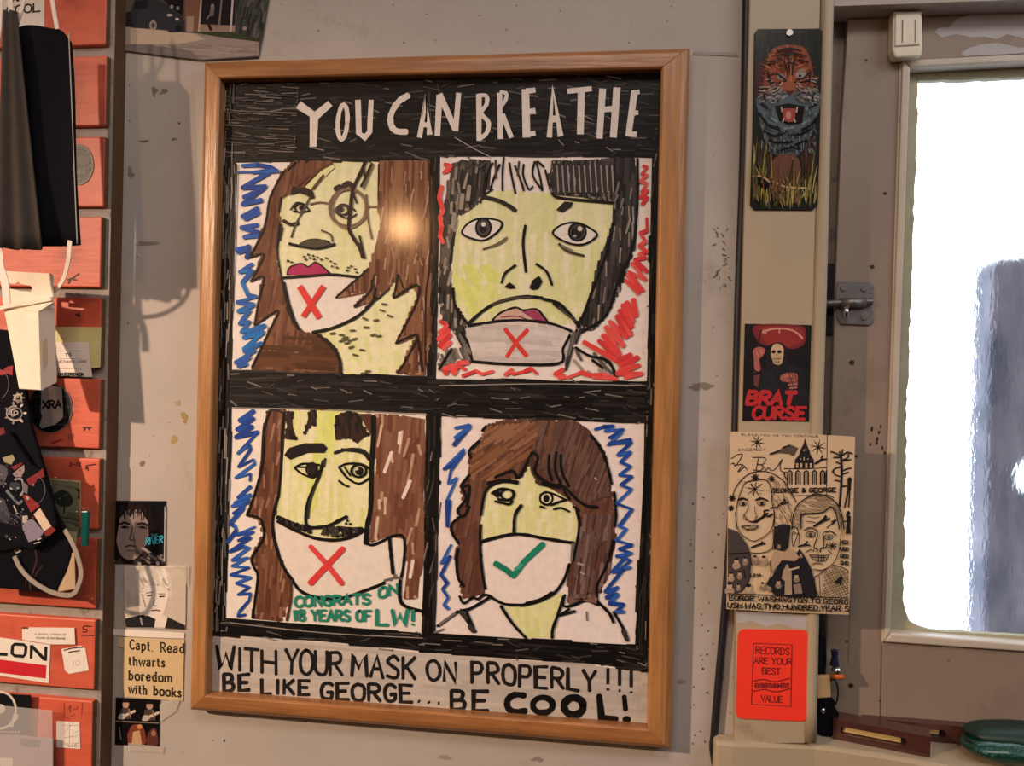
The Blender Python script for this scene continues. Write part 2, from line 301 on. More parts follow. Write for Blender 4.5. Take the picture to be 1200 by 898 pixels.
class Ink:
    """flat ink on a plane y = const: every shape gets its own hair-thin layer"""
    def __init__(s, y, T=(0, 0, 1), step=3e-6, seed=1):
        s.y = y; s.T = T; s.V = []; s.Fc = []; s.Cl = []; s.k = 0; s.step = step; s.wf = 1.0; s.rnd = random.Random(seed)
    def _add(s, P, tris, col):
        y = s.y - 1.5e-5 - s.k*s.step; s.k += 1
        n = len(s.V); ox, oy, sc_ = s.T
        for a, b in P: s.V.append(on(ox+a*sc_, oy+b*sc_, y))
        c = lin(col); s.Cl += [c]*len(P)
        for t in tris: s.Fc.append(tuple(n+i for i in t))
    def poly(s, pts, col, smooth=False):
        if smooth: pts = [(p.x, p.y) for p in spline([(a, b, 0) for a, b in pts], 5, True)]
        tr = tessellate_polygon([[Vector((a, b, 0)) for a, b in pts]]); s._add(pts, tr, col)
    def line(s, pts, w, col, smooth=True, jit=0.12, taper=False, cap=True, close=False):
        if smooth and len(pts) > 2: P = spline([(a, b, 0) for a, b in pts], 5, close)
        else:
            P = [Vector((a, b, 0)) for a, b in pts]
        if close: P.append(P[0])
        n = len(P); L = []; R = []
        if w < 15: w *= s.wf
        ws = w; out = []
        for i, p in enumerate(P):
            t = (P[min(i+1, n-1)]-P[max(i-1, 0)])
            if t.length < 1e-6: t = Vector((1, 0, 0))
            t.normalize(); nr = Vector((-t.y, t.x, 0))
            if 0 < i < n-1 and not smooth:
                t1 = (P[i]-P[i-1]).normalized(); t2 = (P[i+1]-P[i]).normalized(); c = max(0.55, math.sqrt(max(0.01, (1+t1.dot(t2))/2)))
                nr = nr/c
            ww = w*(1+s.rnd.uniform(-jit, jit))/2
            if taper: ww *= max(0.15, math.sin(math.pi*min(1, (i+0.6)/(n))))
            if cap and i in (0, n-1):
                e = p - t*(w*0.3)*(1 if i == 0 else -1)
                rows = [(e, nr*ww*0.55), (p, nr*ww)] if i == 0 else [(p, nr*ww), (e, nr*ww*0.55)]
            else: rows = [(p, nr*ww)]
            for q, nn in rows: out.append((q+nn, q-nn))
        V = []; Fc = []
        for a, b in out: V += [(a.x, a.y), (b.x, b.y)]
        for i in range(len(out)-1): Fc.append((2*i, 2*i+1, 2*i+3, 2*i+2))
        s._add(V, Fc, col)
    def lines(s, w, col, *paths, **kw):
        for p in paths:
            v = [tuple(float(x) for x in q.split(',')) for q in p.split()]
            s.line(v, w, col, **kw)
    def P(s, txt): return [tuple(float(x) for x in q.split(',')) for q in txt.split()]
    def ell(s, cx, cy, rx, ry, w, col, a0=0, a1=360, n=20, rot=0):
        cr, sr = math.cos(math.radians(rot)), math.sin(math.radians(rot)); pts = []
        for i in range(n+1):
            q = math.radians(a0+(a1-a0)*i/n); x, y = rx*math.cos(q), ry*math.sin(q); pts.append((cx+x*cr-y*sr, cy+x*sr+y*cr))
        s.line(pts, w, col, smooth=False)
    def disc(s, cx, cy, rx, ry, col, n=18, rot=0, rag=0):
        cr, sr = math.cos(math.radians(rot)), math.sin(math.radians(rot)); pts = []
        for i in range(n):
            q = 2*math.pi*i/n; k = 1+s.rnd.uniform(-rag, rag); x, y = rx*math.cos(q)*k, ry*math.sin(q)*k; pts.append((cx+x*cr-y*sr, cy+x*sr+y*cr))
        s.poly(pts, col)
    def hatch(s, poly, ang, sp, w, cols, seg=(30, 90), keep=1.0, jit=0.3, curve=0.0):
        """marker strokes laid side by side inside an outline"""
        if isinstance(poly, str): poly = s.P(poly)
        ca, sa = math.cos(math.radians(ang)), math.sin(math.radians(ang))
        Q = [(x*ca+y*sa, -x*sa+y*ca) for x, y in poly]
        y = min(q[1] for q in Q)+sp*0.3; ymax = max(q[1] for q in Q)
        while y < ymax:
            xs = []
            for i in range(len(Q)):
                (x1, y1), (x2, y2) = Q[i], Q[(i+1) % len(Q)]
                if (y1 <= y < y2) or (y2 <= y < y1): xs.append(x1+(y-y1)/(y2-y1)*(x2-x1))
            xs.sort()
            for i in range(0, len(xs)-1, 2):
                a, e = xs[i], xs[i+1]
                while a < e-w*0.4:
                    b = min(e, a+s.rnd.uniform(*seg))
                    if s.rnd.random() < keep:
                        j1, j2 = s.rnd.uniform(-jit, jit)*sp, s.rnd.uniform(-jit, jit)*sp
                        mid = ((a+b)/2, y+(j1+j2)/2+s.rnd.uniform(-curve, curve))
                        pts = [(a, y+j1), mid, (b, y+j2)]
                        pts = [(u*ca-v*sa, u*sa+v*ca) for u, v in pts]
                        s.line(pts, w, s.rnd.choice(cols), smooth=False, jit=0.25)
                    a = b - s.rnd.uniform(0, w)
            y += sp*s.rnd.uniform(0.85, 1.15)
    def glyph(s, ch, x, y, wd, h, up, w, col, slant=0, jit=0.02):
        """x,y: baseline left; up: direction of the letter's top"""
        for path in G[ch].split('|'):
            sm = path.startswith('~'); v = []
            for q in path.lstrip('~').split():
                a, b = [float(t) for t in q.split(',')]
                a += s.rnd.uniform(-jit, jit); b += s.rnd.uniform(-jit, jit)
                a += slant*b
                v.append((x+a*wd*up[1]+b*h*up[0], y+a*wd*(-up[0])*-1*0 + a*wd*up[2]-b*h*up[1]))
            s.line(v, w, col, smooth=sm, jit=0.1)
    def serifs(s, ch, x, y, wd, h, uy, w, col):
        for path in G[ch].split('|'):
            if path.startswith('~'): continue
            q = [tuple(float(t) for t in v.split(',')) for v in path.split()]
            for (a, b), (c_, d_) in ((q[0], q[1]), (q[-1], q[-2])):
                if abs(b-d_) > abs(a-c_) and not 0.1 < b < .55:
                    X, Y = x+a*wd, y+a*wd*uy-b*h
                    s.line([(X-.13*h, Y), (X+.13*h, Y)], w*.55, col, smooth=False, cap=False)
    def text(s, txt, x0, y0, x1, y1, h, w, col, gap=0.3, slant=0, serif=False, h2=None, jit=0.02, wide=None):
        wd = {'I': 0.25, '!': 0.3, '.': 0.3, ',': 0.3, "'": 0.2, 'i': 0.4, 'l': .4, ' ': 0.55, 'M': 1.2, 'W': 1.3, 'm': 1.5, 'w': 1.3, '1': .5, 't': .65, 'r': .7, 's': .8}
        tot = sum(wd.get(c, 1)+gap for c in txt)-gap; L = math.hypot(x1-x0, y1-y0); unit = L/tot; ux, uy = (x1-x0)/L, (y1-y0)/L
        a = 0
        for c in txt:
            k = wd.get(c, 1); f = a/tot; hh = h if h2 is None else h+(h2-h)*f
            if c != ' ' and serif: s.serifs(c, x0+ux*a*unit, y0+uy*a*unit, unit*k, hh, uy, w, col)
            if c != ' ': s.glyph(c, x0+ux*a*unit, y0+uy*a*unit, unit*k, hh, (0, 1, uy), w, col, slant, jit)
            a += k+gap
    def build(s, name, parent, mt='ink'):
        o = make(name, s.V, s.Fc, M[mt], parent, cols=s.Cl); return o

# ============================================================ THE SETTING
sill_z = on(905, 871, -0.012).z
XJ = on(962, 449, 0).x; ztop = on(1100, 3, 0.0).z; X1 = XJ+0.36
def boxv(lo, hi):
    V = [(x, y, z) for x in (lo[0], hi[0]) for y in (lo[1], hi[1]) for z in (lo[2], hi[2])]
    return V, [(0, 1, 3, 2), (4, 6, 7, 5), (0, 4, 5, 1), (2, 3, 7, 6), (0, 2, 6, 4), (1, 5, 7, 3)]
def boxes(name, L, mt, parent=None):
    V = []; Fc = []
    for lo, hi in L:
        v, f = boxv(lo, hi); n = len(V); V += v; Fc += [tuple(i+n for i in q) for q in f]
    return fixnormals(make(name, V, Fc, mt, parent))
def struct(o): o['kind'] = 'structure'; return o
RX0, RX1, RY, RZ0, RZ1 = -1.5, 1.6, -2.6, -1.35, 1.15
wall = struct(boxes('wall_back', [((RX0, 0, RZ0), (XJ, 0.12, RZ1)), ((XJ, 0, ztop), (X1, 0.12, RZ1)),
     ((XJ, 0, RZ0), (X1, 0.12, sill_z-0.02)), ((X1, 0, RZ0), (RX1, 0.12, RZ1))], M['plaster']))
wleft = struct(boxes('wall_left', [((RX0-0.1, RY, RZ0), (RX0, 0.12, RZ1))], M['plain']))
struct(boxes('wall_right', [((RX1, RY, RZ0), (RX1+0.1, 0.12, RZ1))], M['plain']))
struct(boxes('wall_front', [((RX0-.1, RY-0.1, RZ0), (RX1+.1, RY, RZ1))], M['plain']))
struct(boxes('floor', [((RX0-.1, RY-.1, RZ0-0.1), (RX1+.1, 0.12, RZ0))], M['floor']))
struct(boxes('ceiling', [((RX0-.1, RY-.1, RZ1), (RX1+.1, 0.12, RZ1+0.1))], M['plain']))

# --- marks that belong to the wall: smudges, specks and nail holes
I = Ink(0.0, seed=5)
rnd = random.Random(11)
for k in range(70):
    x = rnd.choice([rnd.uniform(140, 215), rnd.uniform(812, 862), rnd.uniform(320, 870)]); yy = rnd.uniform(70, 890) if x < 220 or x > 800 else rnd.uniform(5, 50)
    I.disc(x, yy, rnd.uniform(.4, 1.1), rnd.uniform(.4, 1.3), (92, 76, 66), 6, rag=.3)
for x, yy, a, b, c in [(216, 490, 5, 7, (150, 128, 78)), (203, 515, 4, 6, (158, 138, 88)), (208, 473, 4, 4, (160, 142, 100)), (166, 542, 3, 6, (120, 104, 88)), (817, 455, 16, 6, (128, 118, 110)),
                       (180, 105, 5, 7, (122, 108, 98)), (170, 166, 9, 2, (112, 98, 90)), (205, 163, 5, 2, (118, 104, 94)), (191, 108, 5, 3, (128, 114, 104)), (210, 145, 1.6, 2, (80, 64, 56)), (152, 200, 3, 10, (140, 126, 116)), (155, 205, 5, 2, (130, 118, 110)), (175, 285, 14, 2.5, (140, 128, 118)),
                       (263, 868, 1.6, 3, (84, 62, 48)), (249, 868, 1, 1, (84, 62, 48)), (845, 795, 5, 4, (140, 126, 116)), (800, 800, 6, 3, (150, 138, 128)), (520, 888, 9, 3, (150, 136, 124)), (630, 890, 8, 4, (142, 128, 118)), (844, 880, 1.5, 2, (80, 66, 56))]:
    for q in range(3): I.disc(x+rnd.uniform(-a, a)*.5, yy+rnd.uniform(-b, b)*.5, a*rnd.uniform(.3, .8), b*rnd.uniform(.3, .8), c, 9, rag=.5)
for k in range(26):
    x, yy = rnd.uniform(838, 856), rnd.uniform(262, 340); I.line([(x, yy), (x+rnd.uniform(-5, 5), yy+rnd.uniform(-5, 5))], rnd.uniform(.6, 1.6), (96, 84, 80), smooth=False)
for k in range(30): I.disc(rnd.uniform(806, 850), rnd.uniform(560, 880), rnd.uniform(.5, 1.4), rnd.uniform(.6, 1.6), (88, 74, 66), 6, rag=.3)
I.poly([(812, 64), (866, 66), (864, 62), (813, 60)], (150, 140, 134))
o = I.build('wall_stain', wall, 'print'); o['kind'] = 'stuff'

# --- brick pier with its mortar and brown side face
pier_l = on(-120, 449, -.022).x
bricks = [(0, -60, 52, 125), (1, 65, 147, 124.5), (2, 160, 242, 122.5), (3, 254, 337, 118.5), (4, 349, 431, 118.3), (5, 444.5, 526, 117), (6, 538, 621, 116), (7, 632, 714, 113), (8, 727, 809, 111), (9, 822, 905, 108)]
xr0 = on(131, 20, -.010).x; xr1 = on(119, 880, -.010).x
zt = on(130, -80, 0).z; zb = on(119, 960, 0).z
pier = struct(make('wall_left_pier', *boxv((pier_l, -0.0165, zb), (on(126, 449, -.0165).x, 0.0, zt)), [M['mortar'], M['post']], fm=[0, 1, 0, 0, 0, 0]))  # side face coloured a darker brown than the mortar front
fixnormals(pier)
for _, a, b_, r in bricks:
    z1, z0 = on(r, a, -.022).z, on(r, b_, -.022).z; xr = on(r, (a+b_)/2, -.022).x
    V = [(pier_l, -.022, z0), (xr, -.022, z0), (xr, -.022, z1), (pier_l, -.022, z1)]
    V2 = [(pier_l, -.001, z0), (xr+.001, -.001, z0), (xr+.001, -.001, z1), (pier_l, -.001, z1)]
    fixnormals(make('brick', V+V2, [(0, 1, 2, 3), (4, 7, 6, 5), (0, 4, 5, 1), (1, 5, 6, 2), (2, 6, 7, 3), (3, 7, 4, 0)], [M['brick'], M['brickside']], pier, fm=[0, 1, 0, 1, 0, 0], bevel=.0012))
# --- beige board beside the window, with its round bead
tq = [(879, -20), (962, -20), (945, 760), (944, 872), (861, 872), (866, 500)]
trim = struct(pq('trim_2', tq, -0.012, 0.0118, M['paint'], bevel=.001))
tube('round_bead', [on(970, -30, -.010), on(962, 300, -.010), on(956, 520, -.010), on(949, 868, -.010)], .0052, M['paint'], trim, seg=14)
pq('dirt_band', [(863, 716), (946, 722), (945, 738), (930, 736), (912, 731), (898, 735), (880, 728), (863, 731)], -0.01215, .0001, M['patch'], trim)

# --- window sill, front edge running outwards to the right
fe = [(838, 869), (858, 871), (955, 874), (1040, 886), (1112, 899), (1260, 926)]
S = [onz(a, b, sill_z) for a, b in fe]
S = S+[Vector((S[-1].x, 0.0216, sill_z)), Vector((XJ+.001, 0.0216, sill_z)), Vector((XJ+.001, -0.0005, sill_z)), Vector((S[0].x, -0.0005, sill_z))]
sill = struct(prism(S, (0, 0, -0.03), 'window_sill', M['paint'], bevel=.003))

# --- the window: jamb, sash of stile and rails, bead, putty, pane
win = bpy.data.objects.new('window_1', None); C.objects.link(win); win.location = (on(1120, 400, .01)); WL[win.name] = Vector(win.location); win['kind'] = 'structure'
ys = 0.022
pq('window_jamb', [(960, -10), (992, -10), (984, 150), (977, 330), (972, 520), (963, 872), (940, 872), (950, 420)], 0.029, .06, M['jamb'], win)
pq('window_head', [(980, -10), (1290, -14), (1290, 1), (994, 6)], 0.027, .06, M['jamb'], win)
pq('sash_stile', [(995, 8), (1060, 6.5), (1060, 70), (1037, 756), (1033, 752), (1032, 872), (965.5, 872), (973.5, 520), (979, 330), (986, 150)], ys, .035, M['sash'], win, bevel=.0012)
pq('sash_rail', [(1060.5, 6.5), (1300, 0), (1300, 58), (1062, 72)], ys, .035, M['sash'], win, bevel=.0012)
pq('sash_rail', [(1033.2, 753), (1300, 772), (1300, 900), (1032.4, 872)], ys, .035, M['sash'], win, bevel=.0012)
def bead(a, b, c, d, y0, nm='glazing_bead'):
    return pq(nm, [a, b, c, d], y0, .02, M['bead'], win, bevel=.0015)
bead((1058, 70), (1067, 79), (1044, 742), (1036, 753), ys-.004)
bead((1058, 70), (1300, 58), (1300, 67), (1067, 79), ys-.0035)
bead((1044, 742.5), (1300, 763), (1300, 771), (1036, 753), ys-.0038)
bead((1054.5, 75), (1058, 71), (1036, 753), (1033.5, 754), ys-.001)
# ragged putty round the opening (inner edge irregular), in front of the glass
rp = random.Random(3)
def rag(a, b, n, j): return [(a[0]+(b[0]-a[0])*i/n+rp.uniform(-j, j), a[1]+(b[1]-a[1])*i/n+rp.uniform(-j, j)) for i in range(n+1)]
inner = rag((1076, 95), (1073, 200), 14, 1.2)+rag((1072, 210), (1064, 450), 26, 1.2)+rag((1063, 460), (1059, 690), 24, 1.6)+[(1058, 702), (1061, 715), (1066, 728), (1078, 735), (1092, 739)]+rag((1100, 740), (1300, 752), 20, .8)
outer = [(1064, 72)]+[(1040, 752)]+[(1300, 775)]
topi = rag((1076, 95), (1300, 88), 22, .7)
pq('window_putty', [(1064, 74)]+inner+[(1300, 775), (1038, 752)], .031, .006, M['putty'], win)
pq('window_putty', [(1062, 70), (1300, 56)]+topi[::-1], .0315, .006, M['putty'], win)
pq('glass_pane', [(1060, 70), (1300, 55), (1300, 780), (1036, 756)], .0375, .003, M['glass'], win)
# paint worn off the top rail, joint line and small holes
pq('bare_patch', [(1095, 37), (1100, 33), (1112, 32), (1122, 22), (1135, 18), (1145, 12), (1160, 10), (1172, 12), (1190, 6), (1240, 8), (1240, 47), (1200, 45), (1180, 40), (1168, 46), (1155, 43), (1140, 44), (1120, 40), (1104, 44)], ys-.0002, .0001, M['patch'], win)
pq('bare_patch', [(1126, 62), (1136, 56), (1150, 52), (1170, 50), (1195, 56), (1240, 52), (1240, 60), (1130, 66)], ys-.0002, .0001, M['patch'], win)
I = Ink(ys, seed=9)
for x, yy, r in [(1022, 313, 3), (998, 425, 3.4), (997, 804, 3.6), (1031, 822, 1.4), (1015, 71, 2), (1037, 227, 2.5), (1112, 774, 1), (1041, 12, 1.6), (992, 752, 1.6), (1003, 535, 2), (1047, 383, 2.2)]:
    I.disc(x, yy, r, r*.9, (70, 52, 44), 10, rag=.2); I.disc(x-.3, yy-.3, r*.5, r*.5, (40, 30, 26), 8)
for x, yy in [(1032, 500), (1030, 507), (1028, 514), (1027, 520), (1034, 525), (1037, 531), (1020, 521), (1022, 503)]: I.disc(x, yy, 1.5, 2.6, (50, 40, 36), 7, rag=.4)
I.lines(1.0, (96, 80, 68), '1033,757 1032,800 1031,850', smooth=False)
I.lines(1.0, (110, 94, 82), '1000,560 998,620 996,700 994,780', smooth=False)
I.build('sash_mark', win, 'print')

# --- black cable down the wall beside the board
cb = tube('wall_cable', [on(x, y, -.0035) for x, y in [(875, -20), (873, 100), (870, 220), (866, 330), (863, 440), (861, 520), (856, 620), (849, 720), (842, 800), (837, 860), (836, 880), (842, 915)]], .0032, M['cable'], seg=10)
thing(cb, 'thin black cable running down the wall left of the beige board', 'cable')

# ============================================================ THE FRAMED POSTER
yF = -0.020
O = [(235, 69), (810, 52), (788, 883), (218, 836)]; N_ = [(257, 92), (775, 80), (759, 854.5), (241, 815)]
poster = empty('framed_poster', on(520, 840, -.001), 'large oak-framed hand-drawn marker poster of four masked faces', 'poster')
prof = [(0.0, -.0015), (0.0, -.012), (.12, -.0165), (.32, -.0195), (.5, -.020), (.92, -.020), (1.0, -.0185), (1.0, -.0085)]
def fpt(i, t, y):
    o_, n_ = on(*O[i], yF), on(*N_[i], yF); p = o_.lerp(n_, t); return Vector((p.x, y, p.z))
for i in range(4):
    j = (i+1) % 4; n = len(prof); V = [fpt(i, t, y) for t, y in prof]+[fpt(j, t, y) for t, y in prof]
    V += [fpt(i, 1.0, -.0015), fpt(j, 1.0, -.0015)]
    ri = list(range(n))+[2*n]; rj = list(range(n, 2*n))+[2*n+1]
    Fc = [(ri[k], ri[(k+1) % (n+1)], rj[(k+1) % (n+1)], rj[k]) for k in range(n+1)]+[tuple(ri), tuple(rj[::-1])]
    fixnormals(make('frame_rail' if i % 2 == 0 else 'frame_stile', V, Fc, M['oak_h'] if i % 2 == 0 else M['oak_v'], poster, bevel=.0004))
yP = -.0090
V = [on(a, b, yP) for a, b in [(253, 88), (779, 76), (763, 859), (237, 819)]]
psheet = prism(V, (0, .003, 0), 'poster_board', M['sheet'], poster)

BLK = [(17, 15, 16), (12, 10, 11), (24, 22, 22), (38, 35, 34), (14, 12, 13)]
K = (17, 15, 16)
# black lattice
I = Ink(yP, seed=21, step=6e-7)
bands = [([(250, 86), (780, 76), (777, 184), (516, 184), (503, 188), (276, 191), (262, 191), (250, 190)], 0),
         ([(250, 150), (276, 191), (272, 434), (271, 477), (263, 724), (262, 746), (238, 744), (240, 500)], 92),
         ([(503.5, 186), (516, 184), (511, 446), (517, 488), (510, 744), (494.6, 744), (500.6, 485), (500, 441)], 91),
         ([(270, 434), (500, 441), (511, 444), (760, 448), (759, 495), (517, 488), (500, 485), (270, 477)], 2),
         ([(764, 183), (779, 120), (768, 500), (761, 786), (744, 757), (757, 495), (758, 448)], 92),
         ([(262, 724), (494, 742), (510, 742), (746, 757), (762, 788), (687, 777), (607, 772), (500, 764), (380, 752), (249, 744)], 4)]
for p, a in bands: I.poly(p, (30, 27, 27))
for p, a in bands:
    I.hatch(p, a, 2.6, 3.2, BLK, (18, 70), .93, .4)
    I.hatch(p, a+3, 5.2, 1.3, [(96, 90, 86), (70, 65, 63), (120, 112, 106), (54, 50, 49), (54, 50, 49)], (5, 22), .26, .6)
I.hatch([(258, 95), (350, 93), (345, 180), (262, 186)], 3, 4, 1.3, [(104, 97, 92), (80, 75, 72), (64, 60, 58)], (8, 26), .5)
I.hatch([(258, 95), (274, 95), (266, 740), (250, 740)], 91, 3, 1.5, [(134, 125, 118), (104, 98, 93), (80, 75, 72)], (10, 36), .6)
I.lines(1.2, (150, 142, 136), '533,161 555,174 575,184')
I.lines(1.0, (150, 142, 136), '640,88 700,86 760,84', '272,478 380,480 500,486', '515,452 640,450 756,452', '270,730 380,742 495,748')
I.build('black_border', psheet)

# headline
I = Ink(yP-.0006, seed=22)
WH = (218, 207, 200)
I.T = (230, 60, .25)
I.lines(35, WH, '478,250 550,300', '628,245 552,310 548,448', smooth=False, cap=False)
I.ell(686, 332, 22, 82, 20, WH, rot=4)
I.lines(24, WH, '758,228 762,385 790,405 812,380 820,228', cap=False, smooth=False)
I.lines(28, WH, '992,208 945,240 912,300 915,350 940,375 985,378')
I.lines(24, WH, '1046,405 1078,222 1094,392', '1052,345 1092,345', smooth=False, cap=False)
I.T = (520, 50, .25)
I.lines(26, WH, '-30,438 -20,245', '-20,240 55,410', '55,415 70,235', smooth=False, cap=False)
I.lines(24, WH, '165,240 165,460', smooth=False, cap=False)
I.lines(20, WH, '165,248 200,250 200,290 175,330 210,375 200,425 165,452')
I.lines(24, WH, '262,235 266,452', '275,335 318,446', smooth=False, cap=False)
I.lines(18, WH, '268,230 294,240 288,272 268,300')
I.lines(33, WH, '383,218 388,445', smooth=False, cap=False)
I.lines(26, WH, '385,228 430,222', '388,325 430,320', '388,430 430,425', smooth=False, cap=False)
I.lines(26, WH, '495,445 512,220 548,440', smooth=False, cap=False)
I.lines(31, WH, '500,358 535,358', smooth=False, cap=False)
I.lines(26, WH, '580,228 694,216', smooth=False, cap=False)
I.lines(35, WH, '645,225 640,430', smooth=False, cap=False)
I.lines(31, WH, '745,215 730,450', '812,210 795,445', smooth=False, cap=False)
I.lines(28, WH, '740,315 808,308', smooth=False, cap=False)
I.lines(31, WH, '895,225 865,440', smooth=False, cap=False)
I.lines(24, WH, '890,235 918,230', '880,330 912,328', '862,428 905,430', smooth=False, cap=False)
I.T = (230, 60, .25)
I.lines(9, (40, 36, 36), '780,230 785,370', '795,228 798,370')
I.lines(3, (90, 84, 80), '1090,190 1100,330', '1075,200 1060,300', '1130,150 1140,200')
I.build('headline_lettering', psheet)

SK = (220, 216, 174); SK2 = [(222, 218, 180), (216, 214, 168), (213, 213, 162), (224, 219, 184), (220, 216, 178)]
BR = [(112, 72, 54), (98, 60, 44), (124, 84, 62), (104, 66, 48), (88, 52, 40)]
BL_ = [(34, 74, 158), (44, 92, 178), (28, 62, 140)]
RD = (214, 66, 62)
def squig(I, pts, w, cols, smooth=False):
    w *= 1.2
    for i in range(len(pts)-1):
        I.line([pts[i], pts[i+1]], w*I.rnd.uniform(.8, 1.25), I.rnd.choice(cols), smooth=False)
# ---- face 1 (upper left)
I = Ink(yP, (250, 170, 1/3.097), seed=31, step=1.6e-6); I.wf = 1.28
I.poly(I.P('82,68 785,56 785,300 778,836 66,816'), (226, 216, 210))
face = I.P('300,100 440,58 590,60 600,250 570,430 525,472 250,478 225,400 235,280 250,180')
I.poly(face, SK); I.hatch(face, 95, 14, 18, SK2, (60, 160), .7)
neck = I.P('385,680 560,600 600,560 660,500 740,505 735,560 700,640 735,700 700,760 680,830 460,832 455,780 430,720')
I.poly(neck, (222, 218, 176)); I.hatch(neck, 80, 16, 18, [(218, 217, 162), (224, 218, 184), (212, 213, 156)], (60, 140), .5)
mask = I.P('250,480 430,472 530,476 590,470 588,560 500,640 430,668 370,680 310,665 285,610 260,520'); I.poly(mask, (222, 212, 206))
hl = I.P('290,60 435,62 385,110 340,150 300,165 250,190 240,260 245,300 232,370 228,440 250,500 268,600 300,660 330,682 390,688 445,740 460,828 140,812 175,740 235,600 150,655 180,480 135,495 180,395 130,410 180,300 205,200 250,100')
I.poly(hl, (106, 68, 50)); I.hatch(hl, 100, 9, 11, BR, (50, 130), .9)
I.hatch(I.P('180,700 380,690 440,740 455,820 160,810'), 4, 11, 11, [(80, 50, 32), (96, 60, 38), (74, 44, 28)], (80, 200), .8)
hr = I.P('600,60 786,60 786,700 765,835 670,826 740,692 665,720 738,560 735,505 700,530 655,555 670,470 600,555 510,588 565,530 445,554 560,450 575,420 605,300')
I.poly(hr, (116, 80, 60)); I.hatch(hr, 92, 9, 12, BR+[(134, 96, 70), (128, 90, 66)], (60, 170), .9)
I.hatch(hr, 95, 26, 4, [(170, 140, 116), (150, 118, 96)], (20, 60), .3)
I.poly(I.P('385,100 430,66 440,80 380,140 340,175 335,150'), (216, 214, 158))
I.lines(8, (96, 60, 44), '330,140 380,95 430,68', '300,150 345,110', '360,160 400,110')
I.poly(I.P('268,470 276,445 318,430 345,442 370,426 400,445 424,468 345,472'), (168, 46, 92))
I.lines(5, (60, 26, 36), '268,470 276,445 318,430 345,442 370,426 400,445 424,468')
I.lines(8, K, '248,482 340,476 430,470 525,480')
I.lines(9, K, '255,500 272,570 290,630 310,668', '360,680 430,665 510,630 560,590 592,550')
I.lines(6, (60, 52, 48), '592,550 580,500 585,470')
# hair outlines
O1 = (34, 26, 24)
I.lines(5, O1, '255,95 205,190 185,300 130,408', '130,408 182,396 160,450 135,496', '135,496 182,478 165,560 150,656', '150,656 235,600 200,680 140,805', '300,62 270,90', '240,280 232,380 245,470 262,560 290,650', '245,190 238,240')
I.lines(10, O1, '380,690 430,730 458,780 462,828', smooth=True)
I.lines(6, O1, '265,590 300,660', '250,300 240,345')
I.lines(6, O1, '445,554 560,452', '512,588 570,530 575,490', '655,555 670,470', '655,555 738,508 738,570 662,720', '662,720 740,690 705,770 670,826', '740,690 760,820', '590,520 580,560')
I.lines(4, O1, '600,70 598,200', '785,70 786,400 770,560 770,800', '690,520 672,470', '550,590 600,556 640,520')
# face details
I.lines(14, (44, 30, 28), '290,160 330,170 362,188', smooth=True); I.lines(10, (44, 30, 28), '285,175 330,160 360,175')
I.lines(14, (56, 44, 42), '442,160 460,150', '470,150 488,138 505,152')
GL = (116, 92, 76)
I.ell(490, 228, 68, 68, 9, GL); I.ell(492, 230, 60, 74, 5, (130, 108, 92), rot=10)
I.lines(5, GL, '350,215 385,208 418,212', '560,222 600,224', '240,270 275,288 310,285', '245,185 262,176')
I.lines(10, (46, 34, 32), '255,275 280,288 308,284')
I.lines(4, K, '280,235 300,210 330,215 350,240', '290,240 320,244 345,238', '440,235 465,215 500,225 515,240', '440,240 470,262 500,262 520,250')
I.ell(312, 228, 16, 16, 5, K); I.disc(318, 228, 8, 9, K); I.ell(470, 236, 20, 17, 6, (70, 58, 56)); I.disc(464, 234, 9, 9, (60, 48, 46))
I.lines(5, (84, 76, 58), '350,190 330,230 300,285 282,335', '392,310 425,325 432,350')
I.lines(8, K, '275,358 320,368 380,374 440,360'); I.poly(I.P('310,362 330,348 365,343 400,348 425,362 370,374'), (78, 70, 60))
I.lines(5, (60, 52, 44), '312,362 335,348 370,342 410,350 428,362', '400,345 420,352')
HS = (44, 28, 26)
I.lines(10, HS, '552,60 530,110 505,165 498,230 492,300 510,340 530,370 542,408')
I.lines(6, HS, '575,66 550,120 535,150', '545,62 548,110', '500,150 520,210', '530,330 550,412'); I.lines(5, (110, 84, 66), '555,180 560,260 575,340', '580,70 545,160')
for x, y in [(270, 420), (285, 425), (330, 405), (345, 398), (350, 410), (362, 402), (378, 408), (392, 415), (410, 410), (425, 422), (440, 430), (430, 440), (448, 445), (335, 415), (485, 455), (500, 440), (520, 462), (515, 450), (490, 445), (365, 415)]:
    I.disc(x, y, 5, 4, (56, 50, 36), 7, rag=.3)
for x, y in [(432, 684), (465, 690), (480, 700), (465, 715), (485, 718), (475, 705), (512, 705), (505, 672), (550, 630), (590, 640), (612, 600), (620, 575), (555, 660), (600, 695), (580, 692), (540, 745), (500, 735), (515, 762), (560, 825), (545, 828), (640, 620), (490, 710)]:
    I.line([(x-8, y+I.rnd.uniform(-3, 3)), (x+8, y+I.rnd.uniform(-5, 5))], 6, (88, 86, 54), smooth=False)
I.lines(22, (214, 60, 54), '312,512 345,565 385,628', smooth=False, cap=False); I.lines(20, (206, 56, 52), '400,512 365,565 325,624', smooth=False, cap=False)
squig(I, I.P('105,75 160,72 210,80 235,95 140,100 215,88 110,150 200,100 105,155 190,150 110,190 185,155 105,215 175,200'), 9, BL_)
squig(I, I.P('85,98 235,96'), 6, BL_)
squig(I, I.P('160,230 105,260 165,245 115,268'), 10, BL_); squig(I, I.P('160,290 100,300 165,318 110,335 160,330'), 10, BL_)
squig(I, I.P('80,378 130,368 90,390 130,375 120,410'), 9, BL_)
